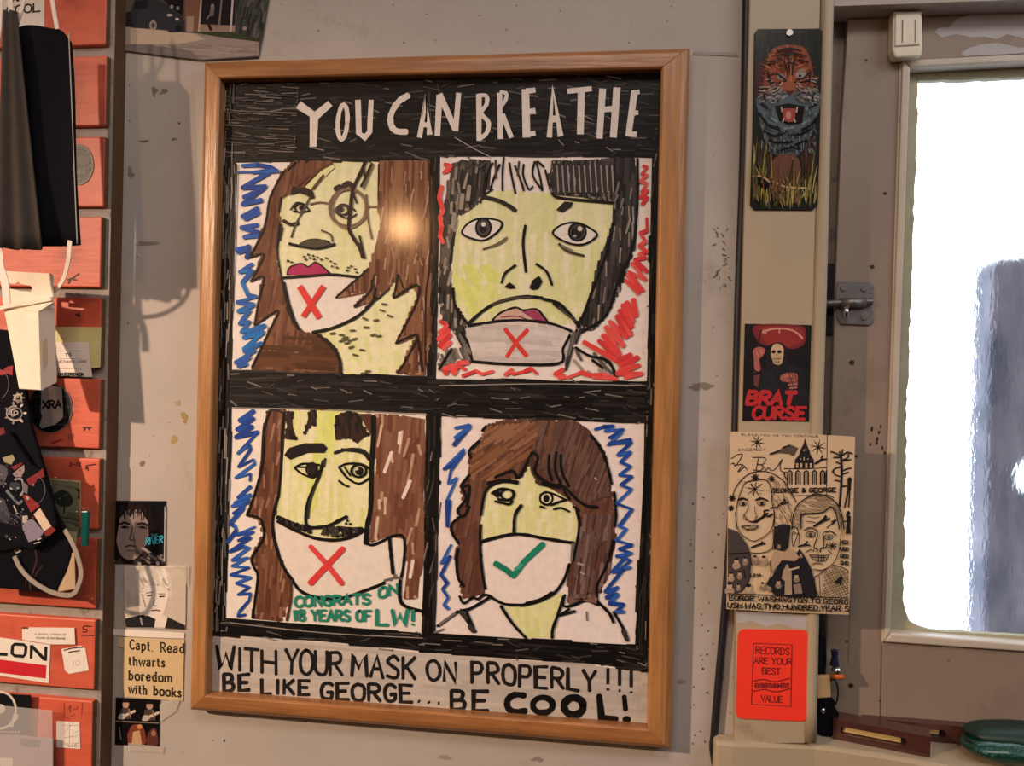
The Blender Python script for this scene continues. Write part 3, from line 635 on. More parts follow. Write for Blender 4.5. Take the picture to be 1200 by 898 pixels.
squig(I, I.P('140,432 95,462 140,455 105,500 125,545 155,550 85,570 145,580 90,605 130,600 95,650 130,640 100,680 185,655 110,700 180,680 110,740 175,720 110,750 150,745 80,790 130,770 90,805 120,795'), 9, [(36, 96, 170), (30, 110, 184), (44, 86, 168)])
I.lines(4, (60, 54, 54), '70,818 200,822 330,828 460,832', '86,70 82,200 72,500')
I.build('face_drawing', psheet)

# ---- face 2 (upper right)
I = Ink(yP, (500, 170, 1/3.096), seed=32, step=1.6e-6); I.wf = 1.28
I.poly(I.P('50,45 832,38 815,856 34,850'), (224, 213, 208))
face = I.P('215,175 300,168 450,180 560,198 680,205 672,300 650,420 620,500 590,600 560,640 470,650 400,640 250,640 150,655 105,590 92,500 95,400 110,250 190,200')
I.poly(face, (214, 212, 166)); I.hatch(face, 92, 15, 19, [(218, 216, 172), (206, 208, 150), (212, 210, 160), (222, 216, 184)], (60, 200), .75)
I.hatch(I.P('95,440 260,440 240,600 120,620'), 60, 16, 20, [(206, 212, 122), (212, 216, 134)], (50, 120), .6)
BK2 = [(40, 37, 37), (30, 27, 28), (56, 52, 50), (70, 64, 60)]
h1 = I.P('95,70 160,55 230,60 222,150 205,190 160,230 115,255 100,320 88,420 90,500 92,560 140,640 150,680 110,690 60,640 45,520 50,350 70,180')
I.poly(h1, (74, 66, 62)); I.hatch(h1, 96, 9, 12, BK2+[(96, 86, 80)], (40, 110), .85); I.hatch(h1, 96, 20, 7, [(136, 124, 114), (150, 138, 128)], (20, 60), .4)
h2 = I.P('455,60 560,60 680,50 755,50 762,200 750,380 700,520 650,620 600,670 540,660 580,600 610,480 640,380 675,290 678,210 570,185 455,175 445,110')
I.poly(h2, (70, 64, 62)); I.hatch(h2, 93, 9, 12, BK2, (50, 140), .9); I.hatch(h2, 93, 22, 5, [(120, 110, 104), (140, 130, 122)], (20, 60), .4)
for x in range(462, 680, 20): I.lines(9, (52, 48, 48), f'{x},70 {x+8},175'); I.lines(4, (150, 140, 134), f'{x+10},75 {x+16},170')
I.lines(6, K, '240,65 222,100 210,170', '265,70 240,130 230,165', '280,45 275,100 275,165', '300,65 310,120 322,175', '320,75 345,140 352,165', '352,70 350,110 370,160 385,150', '392,60 385,110 420,165', '425,80 400,60 410,110 420,160', '430,90 445,150')
I.lines(6, (70, 64, 60), '108,75 130,55 150,80 170,55 190,80 215,60', '250,55 252,120', '335,60 330,110')
for x, y in [(130, 180), (100, 250), (155, 150)]: I.lines(12, (150, 140, 130), f'{x},{y} {x-6},{y+50}')
I.lines(8, K, '455,175 475,190 560,200 680,210', '765,50 765,200 748,370 690,510 650,620 560,680', '675,285 668,330 650,400 605,520 560,640', '95,520 105,590 150,650')
I.lines(5, K, '240,160 205,185 195,210'); 
I.lines(12, (42, 36, 36), '205,188 260,202 300,222 322,238'); I.poly(I.P('470,235 500,205 532,208 525,225 492,245'), (40, 34, 34))
# eyes
for cx, cy, pts in [(208, 300, '128,318 150,285 200,266 270,278 262,310 210,345 160,338'), (548, 318, '458,320 490,290 550,283 618,322 590,352 550,362 500,350')]:
    I.poly(I.P(pts), (218, 210, 204)); I.lines(6, K, pts, close=True)
I.disc(206, 300, 30, 34, (74, 68, 66)); I.ell(206, 300, 27, 33, 6, K); I.disc(205, 302, 15, 18, (34, 30, 32)); I.disc(206, 288, 8, 8, (214, 208, 202))
I.disc(547, 316, 34, 34, (60, 55, 56)); I.ell(547, 316, 31, 32, 6, K); I.disc(545, 320, 20, 20, (28, 25, 27)); I.disc(556, 304, 9, 9, (200, 194, 190)); I.disc(538, 330, 6, 5, (150, 144, 140))
I.lines(6, (96, 90, 66), '205,378 250,362 285,340'); I.lines(5, (110, 104, 76), '240,370 280,350 290,335')
I.lines(7, (60, 56, 52), '480,358 510,385 570,402'); I.lines(6, (120, 114, 100), '490,365 530,385')
I.lines(8, K, '358,292 350,360 360,460'); I.lines(7, K, '272,500 285,465 322,436', '398,432 435,460 455,508')
I.poly(I.P('282,515 300,498 318,510 322,520 300,522'), K); I.poly(I.P('372,518 385,490 408,474 420,495 405,522 385,526'), K)
MK = (196, 186, 182)
I.poly(I.P('140,665 260,645 350,640 450,650 520,672 505,730 485,790 300,795 165,785 150,720'), MK)
I.hatch(I.P('145,670 260,645 350,642 450,652 515,674 505,730 485,788 300,792 165,783 150,720'), 3, 16, 14, [(186, 176, 172), (204, 194, 190)], (60, 160), .6)
I.lines(9, K, '150,650 200,605 260,570 350,550 420,555', '420,558 480,575 520,615 545,650', '460,575 530,630 555,660'); I.lines(6, (70, 64, 60), '240,580 300,558 380,552', '480,590 540,640')
I.poly(I.P('240,635 270,610 310,595 330,590 350,600 395,596 430,630 445,650 350,634 280,632'), (196, 160, 150))
I.poly(I.P('345,605 395,598 425,625 440,648 390,635'), (150, 62, 92)); I.lines(6, K, '238,636 270,608 322,590 350,600 398,596 430,630 445,650'); I.lines(4, (120, 50, 66), '270,625 330,622 380,640 430,648')
I.lines(8, K, '150,655 260,640 350,636 450,648 525,675'); I.lines(8, K, '125,680 150,720 165,785', '165,785 300,795 480,792 495,740 520,690', smooth=True)
I.lines(8, (50, 46, 46), '110,690 135,740', '545,670 520,740 505,800', '530,735 505,815', '560,670 540,720'); I.lines(10, (100, 94, 90), '120,690 150,750', '535,680 515,760')
I.hatch(I.P('90,740 150,735 160,785 130,800 60,820 40,810 60,750'), 70, 12, 8, [(120, 112, 106), (90, 84, 80)], (30, 60), .7)
I.hatch(I.P('520,760 560,735 640,770 680,840 560,830'), 50, 12, 8, [(150, 140, 134), (90, 84, 80)], (30, 70), .5)
I.lines(8, K, '540,735 590,765 660,785 685,845', '630,770 670,800 690,850', '600,780 640,810', '90,740 60,790 45,815')
for sx in ('285,668 320,715 362,765', '365,672 325,715 292,768'): I.lines(13, (206, 60, 54), sx, smooth=False)
RR = [(216, 68, 66), (222, 84, 80), (202, 56, 58)]
squig(I, I.P('65,70 88,75 62,100 85,90'), 9, RR); squig(I, I.P('55,150 45,190 60,240 48,260 55,300 48,330 60,355'), 12, RR); squig(I, I.P('50,640 75,655 45,680 78,670 42,705 85,690 45,730 85,715 60,740'), 10, RR)
squig(I, I.P('785,75 800,80 780,105 800,110 775,130 798,140 780,170 800,165 775,190 800,190 782,215'), 7, RR)
squig(I, I.P('798,265 800,310 775,320 795,350 772,365 800,390 770,395 795,410 755,415 800,460 745,430 795,490 735,460 785,530 728,470 770,540 720,490 780,530'), 8, RR)
squig(I, I.P('750,560 760,620 725,570 750,640 712,580 745,660 700,600 740,690 690,620 725,700 665,640 715,730 650,660 700,760 640,690 690,770 625,710 700,790 570,715 690,780 740,760 700,800 765,770 700,820 770,800 690,830 780,830 720,845'), 11, RR)
squig(I, I.P('150,790 115,790 100,830 85,800 70,830 65,810 110,800 140,815'), 10, RR)
squig(I, I.P('130,838 180,820 200,832 240,822'), 8, RR); squig(I, I.P('285,835 310,815 310,832 355,822 380,812 400,830'), 8, RR); squig(I, I.P('495,815 465,830 500,840 480,845'), 9, RR); squig(I, I.P('510,845 560,825 590,835 640,832 690,850 600,842'), 9, RR)
I.build('face_drawing', psheet)

# ---- face 3 (lower left)
I = Ink(yP, (250, 460, 1/2.993), seed=33, step=1.6e-6); I.wf = 1.28
I.poly(I.P('65,48 752,76 734,846 40,792'), (226, 216, 208))
face = I.P('245,70 360,62 555,70 560,300 550,420 535,500 480,505 420,520 350,510 280,480 222,440 222,300 235,150')
I.poly(face, (220, 216, 168)); I.hatch(face, 92, 15, 18, [(224, 220, 176), (212, 212, 146), (220, 216, 160), (226, 220, 184)], (60, 200), .7)
I.hatch(I.P('370,70 430,70 435,230 400,330 330,440 320,300'), 95, 15, 18, [(208, 214, 122), (214, 218, 136)], (60, 150), .7)
I.poly(I.P('222,450 300,490 420,520 530,490 540,540 600,530 610,515 660,505 670,560 640,660 560,690 440,725 380,720 310,700 270,650 240,590 215,520'), (224, 212, 202))
h1 = I.P('195,62 250,60 245,160 235,260 222,400 205,460 215,540 240,600 268,660 262,740 240,800 135,790 150,700 155,620 130,580 178,500 160,445 118,430 150,350 165,250 170,150')
I.poly(h1, (110, 70, 54)); I.hatch(h1, 94, 9, 12, BR, (50, 130), .88)
I.hatch(h1, 94, 24, 6, [(140, 100, 78), (152, 116, 92)], (20, 60), .3)
h2 = I.P('570,80 640,82 738,98 745,180 735,330 740,420 735,560 715,720 672,722 682,600 670,510 610,500 545,525 560,420 572,300')
I.poly(h2, (122, 82, 66)); I.hatch(h2, 95, 10, 13, [(116, 74, 58), (104, 64, 50), (130, 90, 70), (122, 80, 62)], (60, 150), .88); I.hatch(h2, 97, 24, 7, [(176, 140, 118), (200, 172, 152)], (30, 80), .22)
I.lines(10, (222, 206, 194), '625,210 600,280', '690,310 665,370', '655,140 652,180', '700,590 690,650', smooth=False)
# fringe
for p in ['255,65 260,110 248,160 292,165 278,120 276,70', '340,60 330,100 318,148 345,112 362,118 358,62', '430,80 425,120 435,165 480,160 505,180 525,155 545,150 520,110 510,75 470,66']:
    I.poly(I.P(p), (44, 32, 28)); I.hatch(p, 80, 9, 8, [(30, 24, 24), (56, 38, 32)], (20, 60), .8)
I.poly(I.P('510,75 555,75 552,150 530,110'), (84, 50, 42))
I.lines(14, K, '562,85 562,150 555,260 552,400 540,470 535,530'); I.lines(8, K, '535,530 560,535 600,518 625,505 662,503 672,540 665,620 655,660')
I.lines(7, K, '200,62 178,130 172,250 150,340 120,430', '120,430 165,445 178,500 160,540 135,580 140,610 155,640 150,700 138,790', '248,70 240,160 238,260 228,370')
I.lines(9, K, '225,370 208,450 215,520 240,600 270,650 310,700 380,722 450,722 560,685 600,668')
I.lines(8, (80, 50, 40), '270,660 272,720 258,800'); I.lines(6, (50, 40, 38), '185,70 215,60 245,72')
I.poly(I.P('248,220 265,195 320,178 385,178 400,195 390,212 330,212 270,236'), (30, 26, 28)); I.lines(8, (36, 30, 32), '425,212 470,200 520,202 548,225', '450,200 520,210 545,235'); 
I.lines(6, K, '285,265 315,250 372,255', '285,265 310,285 352,298 370,275', '440,262 470,250 520,252 550,270', '440,262 470,300 510,320 548,300', '440,310 460,325 475,330'); 
I.ell(345, 270, 18, 22, 6, K); I.disc(346, 270, 14, 18, (34, 28, 30)); I.ell(510, 275, 26, 22, 7, K); I.disc(512, 276, 15, 15, (28, 24, 26)); I.disc(502, 268, 7, 6, (190, 184, 170)); I.lines(5, K, '460,262 480,292', '300,262 325,262')
I.lines(9, K, '385,240 372,290 350,340 328,400 325,460 345,475'); I.lines(6, (50, 46, 42), '392,232 388,260', '365,310 340,380 332,440'); I.lines(10, K, '345,475 400,470 440,450 468,436')
I.lines(12, K, '225,438 280,462 330,480 340,492'); I.lines(13, (44, 38, 36), '385,490 440,482 520,480'); I.hatch('230,440 330,470 345,495 260,470', 75, 8, 5, [K, (60, 54, 50)], (10, 24)); I.hatch('385,475 440,470 525,478 510,498 430,508 380,498', 80, 7, 5, [K, (60, 54, 50)], (12, 26), .9)
for x, y in [(470, 450), (480, 462), (465, 460)]: I.disc(x, y, 5, 5, K, 7)
I.lines(9, K, '225,452 300,490 360,512 430,518 490,505 530,482')
I.lines(6, (100, 94, 90), '600,660 640,650 660,655'); I.lines(10, K, '618,512 622,560 630,636', '655,660 660,740 730,768'); I.lines(5, (110, 100, 96), '640,640 620,660')
I.lines(17, (216, 70, 70), '340,540 395,600 452,672', smooth=False); I.lines(20, (212, 62, 62), '455,548 400,605 340,670', smooth=False)
squig(I, I.P('140,66 92,100 140,92 82,130 135,120 78,158 155,140'), 9, BL_); squig(I, I.P('155,140 85,215 125,185 130,200 88,262 140,235 145,250 78,300 130,285 128,310'), 6, BL_)
squig(I, I.P('130,330 85,370 130,360 75,390 125,375 65,400 120,385 70,425 105,405 58,460 75,470 80,485 48,525'), 8, BL_)
squig(I, I.P('145,472 78,500 140,490 85,520 130,510 55,560 110,540 125,545 65,590 120,580 65,610 125,615 60,640 130,650 80,670 125,685 85,710 130,705 125,730 90,770 85,785 112,780'), 6, BL_)
TL_ = (38, 130, 108)
I.text('CONGRATS', 285, 752, 550, 742, 34, 7.6, TL_, .22); I.text('ON', 580, 722, 645, 705, 34, 7.6, TL_, .2)
I.text('18 YEARS OF', 282, 800, 552, 802, 36, 7.4, TL_, .22); I.text('LW!', 572, 815, 706, 815, 52, 10, TL_, .3, h2=50)
I.build('face_drawing', psheet)

# ---- face 4 (lower right)
I = Ink(yP, (500, 470, 1/2.993), seed=34, step=1.6e-6); I.wf = 1.28
I.poly(I.P('50,56 768,76 731,860 26,812'), (226, 213, 210))
face = I.P('210,290 330,270 365,195 400,260 530,340 535,420 515,500 400,485 310,470 190,500 185,400 200,330')
I.poly(face, (218, 214, 170)); I.hatch(face, 92, 15, 18, [(222, 218, 178), (210, 210, 150), (216, 212, 160)], (50, 150), .7)
I.poly(I.P('270,720 350,720 430,690 480,670 455,760 440,832 345,832 300,760'), (216, 214, 160)); I.hatch('280,725 430,700 470,690 440,825 350,825', 85, 15, 18, [(208, 210, 140), (218, 216, 164)], (40, 120), .7)
I.poly(I.P('188,500 250,482 310,470 400,482 516,500 512,560 480,640 430,690 350,718 290,715 230,685 205,660 195,590'), (226, 213, 208))
h = I.P('215,85 280,68 400,70 525,75 570,110 620,180 640,280 655,370 662,480 640,600 590,700 495,705 500,600 525,520 540,440 530,380 500,340 430,300 390,290 370,200 330,265 240,290 205,310 188,400 185,500 195,640 205,670 130,690 110,600 100,540 115,500 90,440 115,400 105,380 135,370 120,300 150,260 155,190 195,130')
I.poly(h, (96, 64, 52)); I.hatch(h, 100, 9, 12, [(98, 62, 50), (84, 52, 42), (108, 74, 60), (90, 58, 48)], (50, 130), .9)
I.hatch(I.P('215,90 400,72 360,190 230,280 150,270 160,190'), 145, 9, 9, [(124, 84, 60), (104, 68, 50), (138, 98, 74)], (50, 120), .8)
I.hatch(I.P('400,72 525,78 620,180 640,330 540,360 440,290 380,200'), 110, 9, 10, [(92, 66, 60), (80, 54, 50), (104, 78, 70)], (50, 120), .8)
I.hatch(I.P('540,400 650,400 640,600 590,690 500,690 520,540'), 98, 9, 10, [(98, 74, 70), (84, 60, 56), (118, 94, 88)], (40, 110), .8)
I.lines(6, (160, 140, 130), '590,270 596,276', '540,600 552,608', '530,570 548,575')
for p in ['155,200 150,175 185,140', '140,370 150,300 120,300 150,260', '120,300 138,340 108,385 130,405 150,370', '120,405 90,430 88,460 112,500', '110,520 104,560 110,620 130,650', '195,105 208,88', '235,290 205,320 190,400', '188,440 188,520 195,600 205,660']:
    I.lines(8, K, p)
I.lines(8, K, '240,268 300,245 320,270 350,220 370,180', '375,180 390,200 380,250 430,290 480,300 520,340 560,368 600,372', '575,120 600,150 630,205', '620,190 635,230 648,290', '658,320 664,400 660,440', '655,490 630,580 598,650 600,715', '430,190 428,240 440,280', '470,190 475,250 500,300', '525,380 535,440 515,560', '480,310 500,345', '455,180 450,240 470,290')
I.lines(11, K, '215,290 270,280 318,286', '400,290 470,302'); I.lines(6, (70, 54, 48), '365,200 370,250 400,290')
I.poly(I.P('225,320 250,308 262,330 245,340'), K); I.lines(7, K, '228,325 260,308 300,315 305,335 285,348 250,345', '240,352 265,358 290,362 300,350'); I.ell(282, 328, 22, 18, 6, K); 
I.poly(I.P('398,335 425,322 490,345 440,365 405,355'), (214, 206, 180)); I.ell(420, 342, 22, 22, 6, K); I.disc(420, 342, 11, 14, K); I.lines(6, K, '398,330 430,322 490,348', '435,365 470,352 490,348', '398,370 415,376', '445,380 470,375 500,388', '515,370 535,385')
I.lines(9, K, '332,366 310,400 306,460')
I.lines(9, K, '190,494 240,480 300,468 350,470 400,480 460,490 516,498'); I.lines(8, K, '500,572 480,630 440,680 380,705 330,718', '220,685 270,712 330,716'); I.lines(12, K, '350,712 400,698 440,675'); I.lines(7, (110, 100, 96), '512,500 508,560')
for p in ['115,685 130,710 160,690 180,695 200,680 222,684', '470,750 500,730', '485,680 480,720 520,715 560,700 600,716', '500,720 530,705 545,695']: I.lines(7, K, p)
I.poly(I.P('500,690 530,700 600,690 595,712 545,698 500,715'), (120, 90, 80))
I.lines(8, K, '38,790 80,760 110,738', '118,735 150,730 195,705 218,690', '118,735 140,770 170,810', '140,740 165,800', '260,720 300,780 348,832', '480,685 460,750 442,800 440,832', '600,705 640,745 655,778', '655,740 690,800 705,842', '465,752 520,738')
I.lines(13, (54, 48, 48), '120,740 140,765', '150,790 165,808', '690,805 703,838'); I.lines(5, (120, 110, 106), '45,785 100,745', '560,740 562,770', '28,812 60,800')
I.lines(19, (26, 116, 92), '240,570 275,590 302,612', smooth=False); I.lines(20, (30, 128, 102), '302,616 345,560 408,502', smooth=False); I.lines(8, (70, 160, 134), '310,590 335,575'); 
squig(I, I.P('100,95 150,85 95,155 150,90 100,130'), 9, BL_); squig(I, I.P('130,170 60,240 105,215 130,180 85,240 75,290 105,270 70,350 72,440 80,350'), 7, BL_)
squig(I, I.P('85,505 50,570 82,545 50,610 72,640 55,660 75,690 60,715 75,730'), 7, BL_)
squig(I, I.P('590,100 620,90 655,88 625,105 690,100 640,130 685,110 635,155 715,135 640,150 718,145 670,190 715,180 680,215 715,230 675,260 720,265 680,295 718,310 665,360 720,380 675,440 700,450 665,490 720,505 675,520 718,535 665,545 715,560 680,590 715,585'), 7, BL_)
squig(I, I.P('700,545 650,600 690,590 625,670 670,655 630,690 670,680 640,710 690,715 665,740 692,740'), 9, BL_)
I.build('face_drawing', psheet)

# ---- caption strip
I = Ink(yP-.0004, seed=35, step=2e-6)
cs = [(247, 745), (300, 748), (380, 754), (500, 766), (607, 774), (687, 779), (757, 789), (758, 858), (240, 818)]
I.poly(cs, (186, 176, 168)); I.hatch(cs, 4.5, 4.5, 5, [(178, 168, 160), (192, 182, 174), (184, 174, 168)], (40, 160), .8)
I.poly([(240, 812), (500, 832), (759, 851), (760, 860), (238, 820)], (214, 202, 192))
I.T = (210, 720, 1/3.871)
kk = (30, 27, 28)
I.text('WITH', 168, 245, 440, 272, 104, 15, kk, .24, jit=.03); I.text('YOUR', 482, 270, 740, 275, 112, 16, kk, .18, h2=96, jit=.03)
I.text('MASK', 782, 280, 1072, 296, 98, 16, kk, .25, jit=.03); I.text('BE', 200, 352, 318, 345, 78, 18, kk, .5, h2=66); I.text('LIKE', 372, 360, 590, 366, 64, 16, kk, .45)
I.text('GEORGE', 642, 385, 1056, 398, 74, 17, kk, .3, jit=.03); I.text('...', 1085, 396, 1180, 405, 8, 17, kk, 2.4)
I.T = (500, 720, 1/3.75)
I.text('ON', 2, 285, 130, 300, 86, 15, kk, .32, jit=.03); I.text('PROPERLY', 195, 300, 742, 340, 90, 16, kk, .32, jit=.035); I.text('!!!', 790, 330, 905, 345, 92, 16, kk, .9, h2=95)
I.text('BE', 105, 420, 268, 425, 84, 18, kk, .5); I.lines(28, K, '430,358 385,355 355,380 360,415 395,430 435,425'); I.ell(510, 400, 44, 34, 27, K); I.ell(646, 405, 42, 38, 33, K); I.lines(27, K, '758,358 768,455 835,460', smooth=False)
I.lines(24, K, '868,362 874,420', smooth=False); I.disc(879, 462, 19, 15, K)
I.build('caption_lettering', psheet)

# ============================================================ CARDS ON THE WALL (left of the poster)
def cardthing(name, quad, y, th, mt, label, cat, group=None, bevel=0):
    o = pq(name, quad, y, th, mt, bevel=bevel); return thing(o, label, cat, group)
# street photograph at the top
c = cardthing('street_photograph', [(139, -14), (317, -14), (303, 68), (236, 71.5), (190, 66), (139, 59)], -.0014, .0006, M['black_card'], 'glossy colour photograph of a parked car on a street, above the poster', 'photograph')
I = Ink(-.0014, (130, 0, 1/6.316), seed=41)
I.poly(I.P('57,-80 1180,-80 1098,420 680,448 57,372'), (78, 68, 66))
I.poly(I.P('57,195 400,225 700,250 1095,310 1097,412 660,440 400,410 57,366'), (150, 136, 130)); I.poly(I.P('145,205 420,228 620,250 700,290 500,325 145,325'), (190, 168, 150)); I.poly(I.P('57,330 300,330 600,380 660,440 57,368'), (116, 106, 106))
I.hatch(I.P('150,340 600,330 1090,330 1090,400 660,430'), 6, 14, 7, [(132, 120, 116), (164, 150, 142), (120, 110, 108)], (60, 200), .6)
I.poly(I.P('57,-60 250,-60 250,60 150,90 57,110'), (90, 78, 70)); I.poly(I.P('150,60 180,-10 330,-10 430,40 520,110 545,160 545,235 430,240 410,215 150,205'), (48, 50, 56)); I.poly(I.P('180,10 270,0 270,60 170,70'), (30, 30, 34))
I.poly(I.P('57,110 150,80 160,190 57,200'), (34, 30, 32)); I.disc(90, 160, 22, 30, (84, 78, 78)); I.disc(312, 188, 27, 38, (150, 140, 132)); I.disc(312, 188, 14, 20, (80, 74, 72)); I.disc(500, 210, 24, 24, (26, 24, 28))
I.disc(435, 112, 22, 10, (190, 176, 168)); I.disc(490, 142, 14, 10, (206, 190, 176)); I.poly(I.P('330,-60 540,-60 530,120 420,30'), (26, 24, 28)); I.disc(450, 50, 12, 14, (150, 130, 120)); I.disc(495, 60, 12, 14, (140, 126, 124))
I.poly(I.P('545,-60 660,-60 645,240 550,240'), (120, 84, 68)); I.poly(I.P('560,120 615,120 610,235 560,235'), (158, 134, 118)); I.poly(I.P('665,-60 920,-60 915,180 870,190 660,190'), (34, 30, 34))
I.poly(I.P('660,180 920,190 915,245 655,235'), (148, 124, 110)); I.lines(14, (176, 158, 146), '672,-60 650,235', smooth=False); I.lines(12, (120, 110, 108), '825,-60 800,190', smooth=False); I.lines(15, (190, 178, 170), '905,-60 885,245', smooth=False)
I.lines(30, (110, 100, 98), '752,50 745,110'); I.disc(752, 42, 14, 14, (130, 116, 108)); I.lines(12, (120, 108, 100), '740,100 710,140'); I.lines(22, (40, 34, 36), '725,185 740,220')
I.poly(I.P('920,-60 1180,-60 1120,300 960,280 920,240'), (70, 72, 66)); I.hatch(I.P('920,-40 1160,-40 1110,295 940,270'), 100, 26, 16, [(60, 64, 56), (96, 92, 86), (48, 46, 46)], (40, 110), .8); I.poly(I.P('580,235 900,235 1095,290 1095,306 800,270'), (58, 66, 46)); I.disc(990, 210, 16, 14, (150, 138, 128))
I.build('photo_print', c, 'glossprint')

# portrait card (dark)
T4 = (0, 580, 1/2.824)
c = cardthing('portrait_card', [(127, 587), (194, 587.5), (193, 663), (126, 660)], -.0012, .0008, M['black_card'], 'small dark square card with a dark-haired man and blue script lettering', 'card')
I = Ink(-.0012, T4, seed=42)
I.poly(I.P('360,22 546,24 544,232 358,226'), (20, 20, 24))
I.poly(I.P('392,80 420,50 470,50 495,95 490,140 470,190 440,215 405,205 385,160 380,120'), (146, 128, 122), True)
I.poly(I.P('360,140 385,150 400,210 410,228 360,226'), (58, 50, 52)); I.poly(I.P('360,22 400,22 395,90 385,150 362,140'), (14, 12, 14))
I.poly(I.P('400,26 480,24 510,60 515,130 492,150 490,90 465,50 420,48 392,84'), (28, 22, 24))
I.poly(I.P('445,90 490,95 488,150 470,190 450,205 440,150'), (96, 82, 82))
I.lines(7, (28, 22, 24), '396,98 412,92 428,98', '455,98 472,94 488,102'); I.lines(5, (40, 32, 34), '400,108 415,106 426,110', '458,108 472,106 484,112'); I.lines(6, (84, 70, 70), '440,105 434,130 430,148 448,150'); I.lines(6, (84, 52, 54), '415,172 432,168 452,174'); I.lines(4, (90, 76, 74), '420,184 445,186')
for k in range(70):
    x = I.rnd.uniform(366, 516); y = 30+abs(x-445)**1.6*.02+I.rnd.uniform(-6, 22); I.line([(x, y), (x+I.rnd.uniform(-8, 8), y+I.rnd.uniform(14, 34))], 4, I.rnd.choice([(20, 16, 18), (44, 36, 36), (30, 24, 26)]), taper=True)
I.poly(I.P('362,70 386,70 390,120 384,160 398,210 362,226'), (20, 17, 19)); I.disc(413, 107, 7, 4.5, (24, 18, 20)); I.disc(471, 108, 7, 4.5, (24, 18, 20))
I.hatch(I.P('470,165 500,190 545,205 544,230 430,228 470,205'), 30, 9, 8, [(160, 148, 142), (54, 46, 50), (120, 108, 104)], (10, 30), .9)
I.lines(3, (190, 186, 184), '546,40 544,220', '365,228 380,218')
I.text('RIVER', 482, 166, 538, 158, 22, 3.6, (70, 170, 196), .2, slant=.2); I.text('THE', 500, 140, 522, 138, 9, 2.2, (60, 140, 160), .25); I.text('SPRING', 474, 44, 540, 42, 8, 2.0, (44, 96, 110), .25) if False else None
I.build('card_print', c, 'glossprint')

# pale portrait card
c = cardthing('portrait_card', [(146, 664), (218, 664), (217, 738), (147, 735)], -.0012, .0008, M['paper'], 'small pale square photo card of a short-haired blonde woman', 'card')
I = Ink(-.0012, T4, seed=43)
I.poly(I.P('414,238 616,240 612,446 416,438'), (196, 184, 172)); I.hatch(I.P('416,250 500,250 470,380 418,400'), 80, 20, 16, [(184, 172, 162), (204, 192, 182)], (40, 90), .6)
I.poly(I.P('455,300 450,270 480,245 530,238 560,260 568,300 560,340 470,345'), (206, 196, 186), True); I.hatch(I.P('455,295 470,255 540,245 562,280 560,320 470,320'), 60, 9, 7, [(228, 220, 210), (168, 156, 146), (214, 204, 194)], (16, 40), .8)
I.poly(I.P('475,310 520,302 556,318 552,360 535,400 505,408 482,375'), (226, 216, 206), True); I.poly(I.P('460,320 478,330 500,400 490,420 462,400'), (222, 210, 200))
I.poly(I.P('490,395 535,395 560,410 548,440 500,436'), (224, 212, 202)); I.poly(I.P('414,410 450,402 490,400 515,412 510,440 416,438'), (30, 26, 28)); I.poly(I.P('555,405 612,432 612,446 545,442'), (34, 30, 30)); I.poly(I.P('452,400 478,398 492,420 470,438 450,425'), (24, 22, 26)); 
I.lines(5, (60, 48, 46), '488,335 502,332', '528,338 544,336'); I.lines(3, (110, 92, 86), '484,326 506,322', '524,328 546,328', '512,345 508,365 518,368'); I.lines(5, (120, 66, 64), '502,384 518,382 530,385'); I.lines(4, (150, 136, 126), '470,330 482,372'); I.lines(5, (150, 146, 150), '465,408 470,430')
I.build('card_print', c, 'print')

# newspaper clipping
c = cardthing('newspaper_clipping', [(139, 747), (166, 748), (216, 750), (214, 822), (146, 817), (143, 790), (145, 760), (138, 757)], -.0011, .0004, M['bothtan'], 'yellowed newspaper headline clipping about reading, taped beside the poster', 'clipping')
I = Ink(-.0011, T4, seed=44)
kb = (44, 34, 26)
for t, x0, y0, x1, y1, h in [('Capt.', 428, 510, 508, 518, 30), ('Read', 530, 520, 612, 524, 30), ('thwarts', 424, 564, 548, 570, 28), ('boredom', 424, 612, 570, 620, 29), ('with', 424, 656, 488, 662, 29), ('books', 506, 662, 602, 670, 29)]:
    I.text(t, x0+2, y0, x1-2, y1, h, 5.4, kb, .34, jit=0, serif=True)
I.build('headline_print', c, 'print')
cc = cardthing('torn_paper', [(131, 737), (147, 738), (216, 742), (216, 748.5), (168, 747), (141, 745.5), (133, 744)], -.0010, .0004, M['paper'], 'torn white paper strip under the pale portrait card', 'paper')
# four-picture card
c = cardthing('photo_card', [(135.5, 818), (187, 821), (186, 875), (134.5, 873)], -.0012, .0008, M['black_card'], 'small dark card with four pictures of a performer under the clipping', 'card')
I = Ink(-.0012, T4, seed=45)
I.poly(I.P('384,674 528,684 525,832 381,827'), (20, 16, 18))
for x, y in [(416, 690), (495, 695)]:
    I.disc(x, y+4, 11, 13, (176, 142, 124)); I.poly([(x-14, y-2), (x-8, y-12), (x+8, y-12), (x+14, y-2)], (26, 20, 20)); I.poly([(x-16, y+16), (x+14, y+16), (x+20, y+52), (x-22, y+52)], (72, 62, 60)); I.lines(9, (196, 182, 170), f'{x-22},{y+50} {x+30},{y+26}'); I.disc(x-12, y+44, 12, 10, (186, 172, 160)); I.lines(5, (150, 100, 70), f'{x+10},{y+20} {x+16},{y+44}')
I.poly(I.P('425,785 440,762 470,765 482,800 478,826 430,826 422,800'), (120, 62, 44), True); I.poly(I.P('440,785 462,780 470,826 436,826'), (188, 150, 118)); I.disc(462, 768, 9, 8, (200, 130, 84)); I.poly(I.P('490,790 512,772 522,800 520,830 486,828'), (90, 52, 48), True); I.disc(508, 790, 8, 10, (150, 110, 84)); I.lines(4, (120, 110, 104), '395,770 400,810', '384,750 526,756')
I.build('card_print', c, 'glossprint')
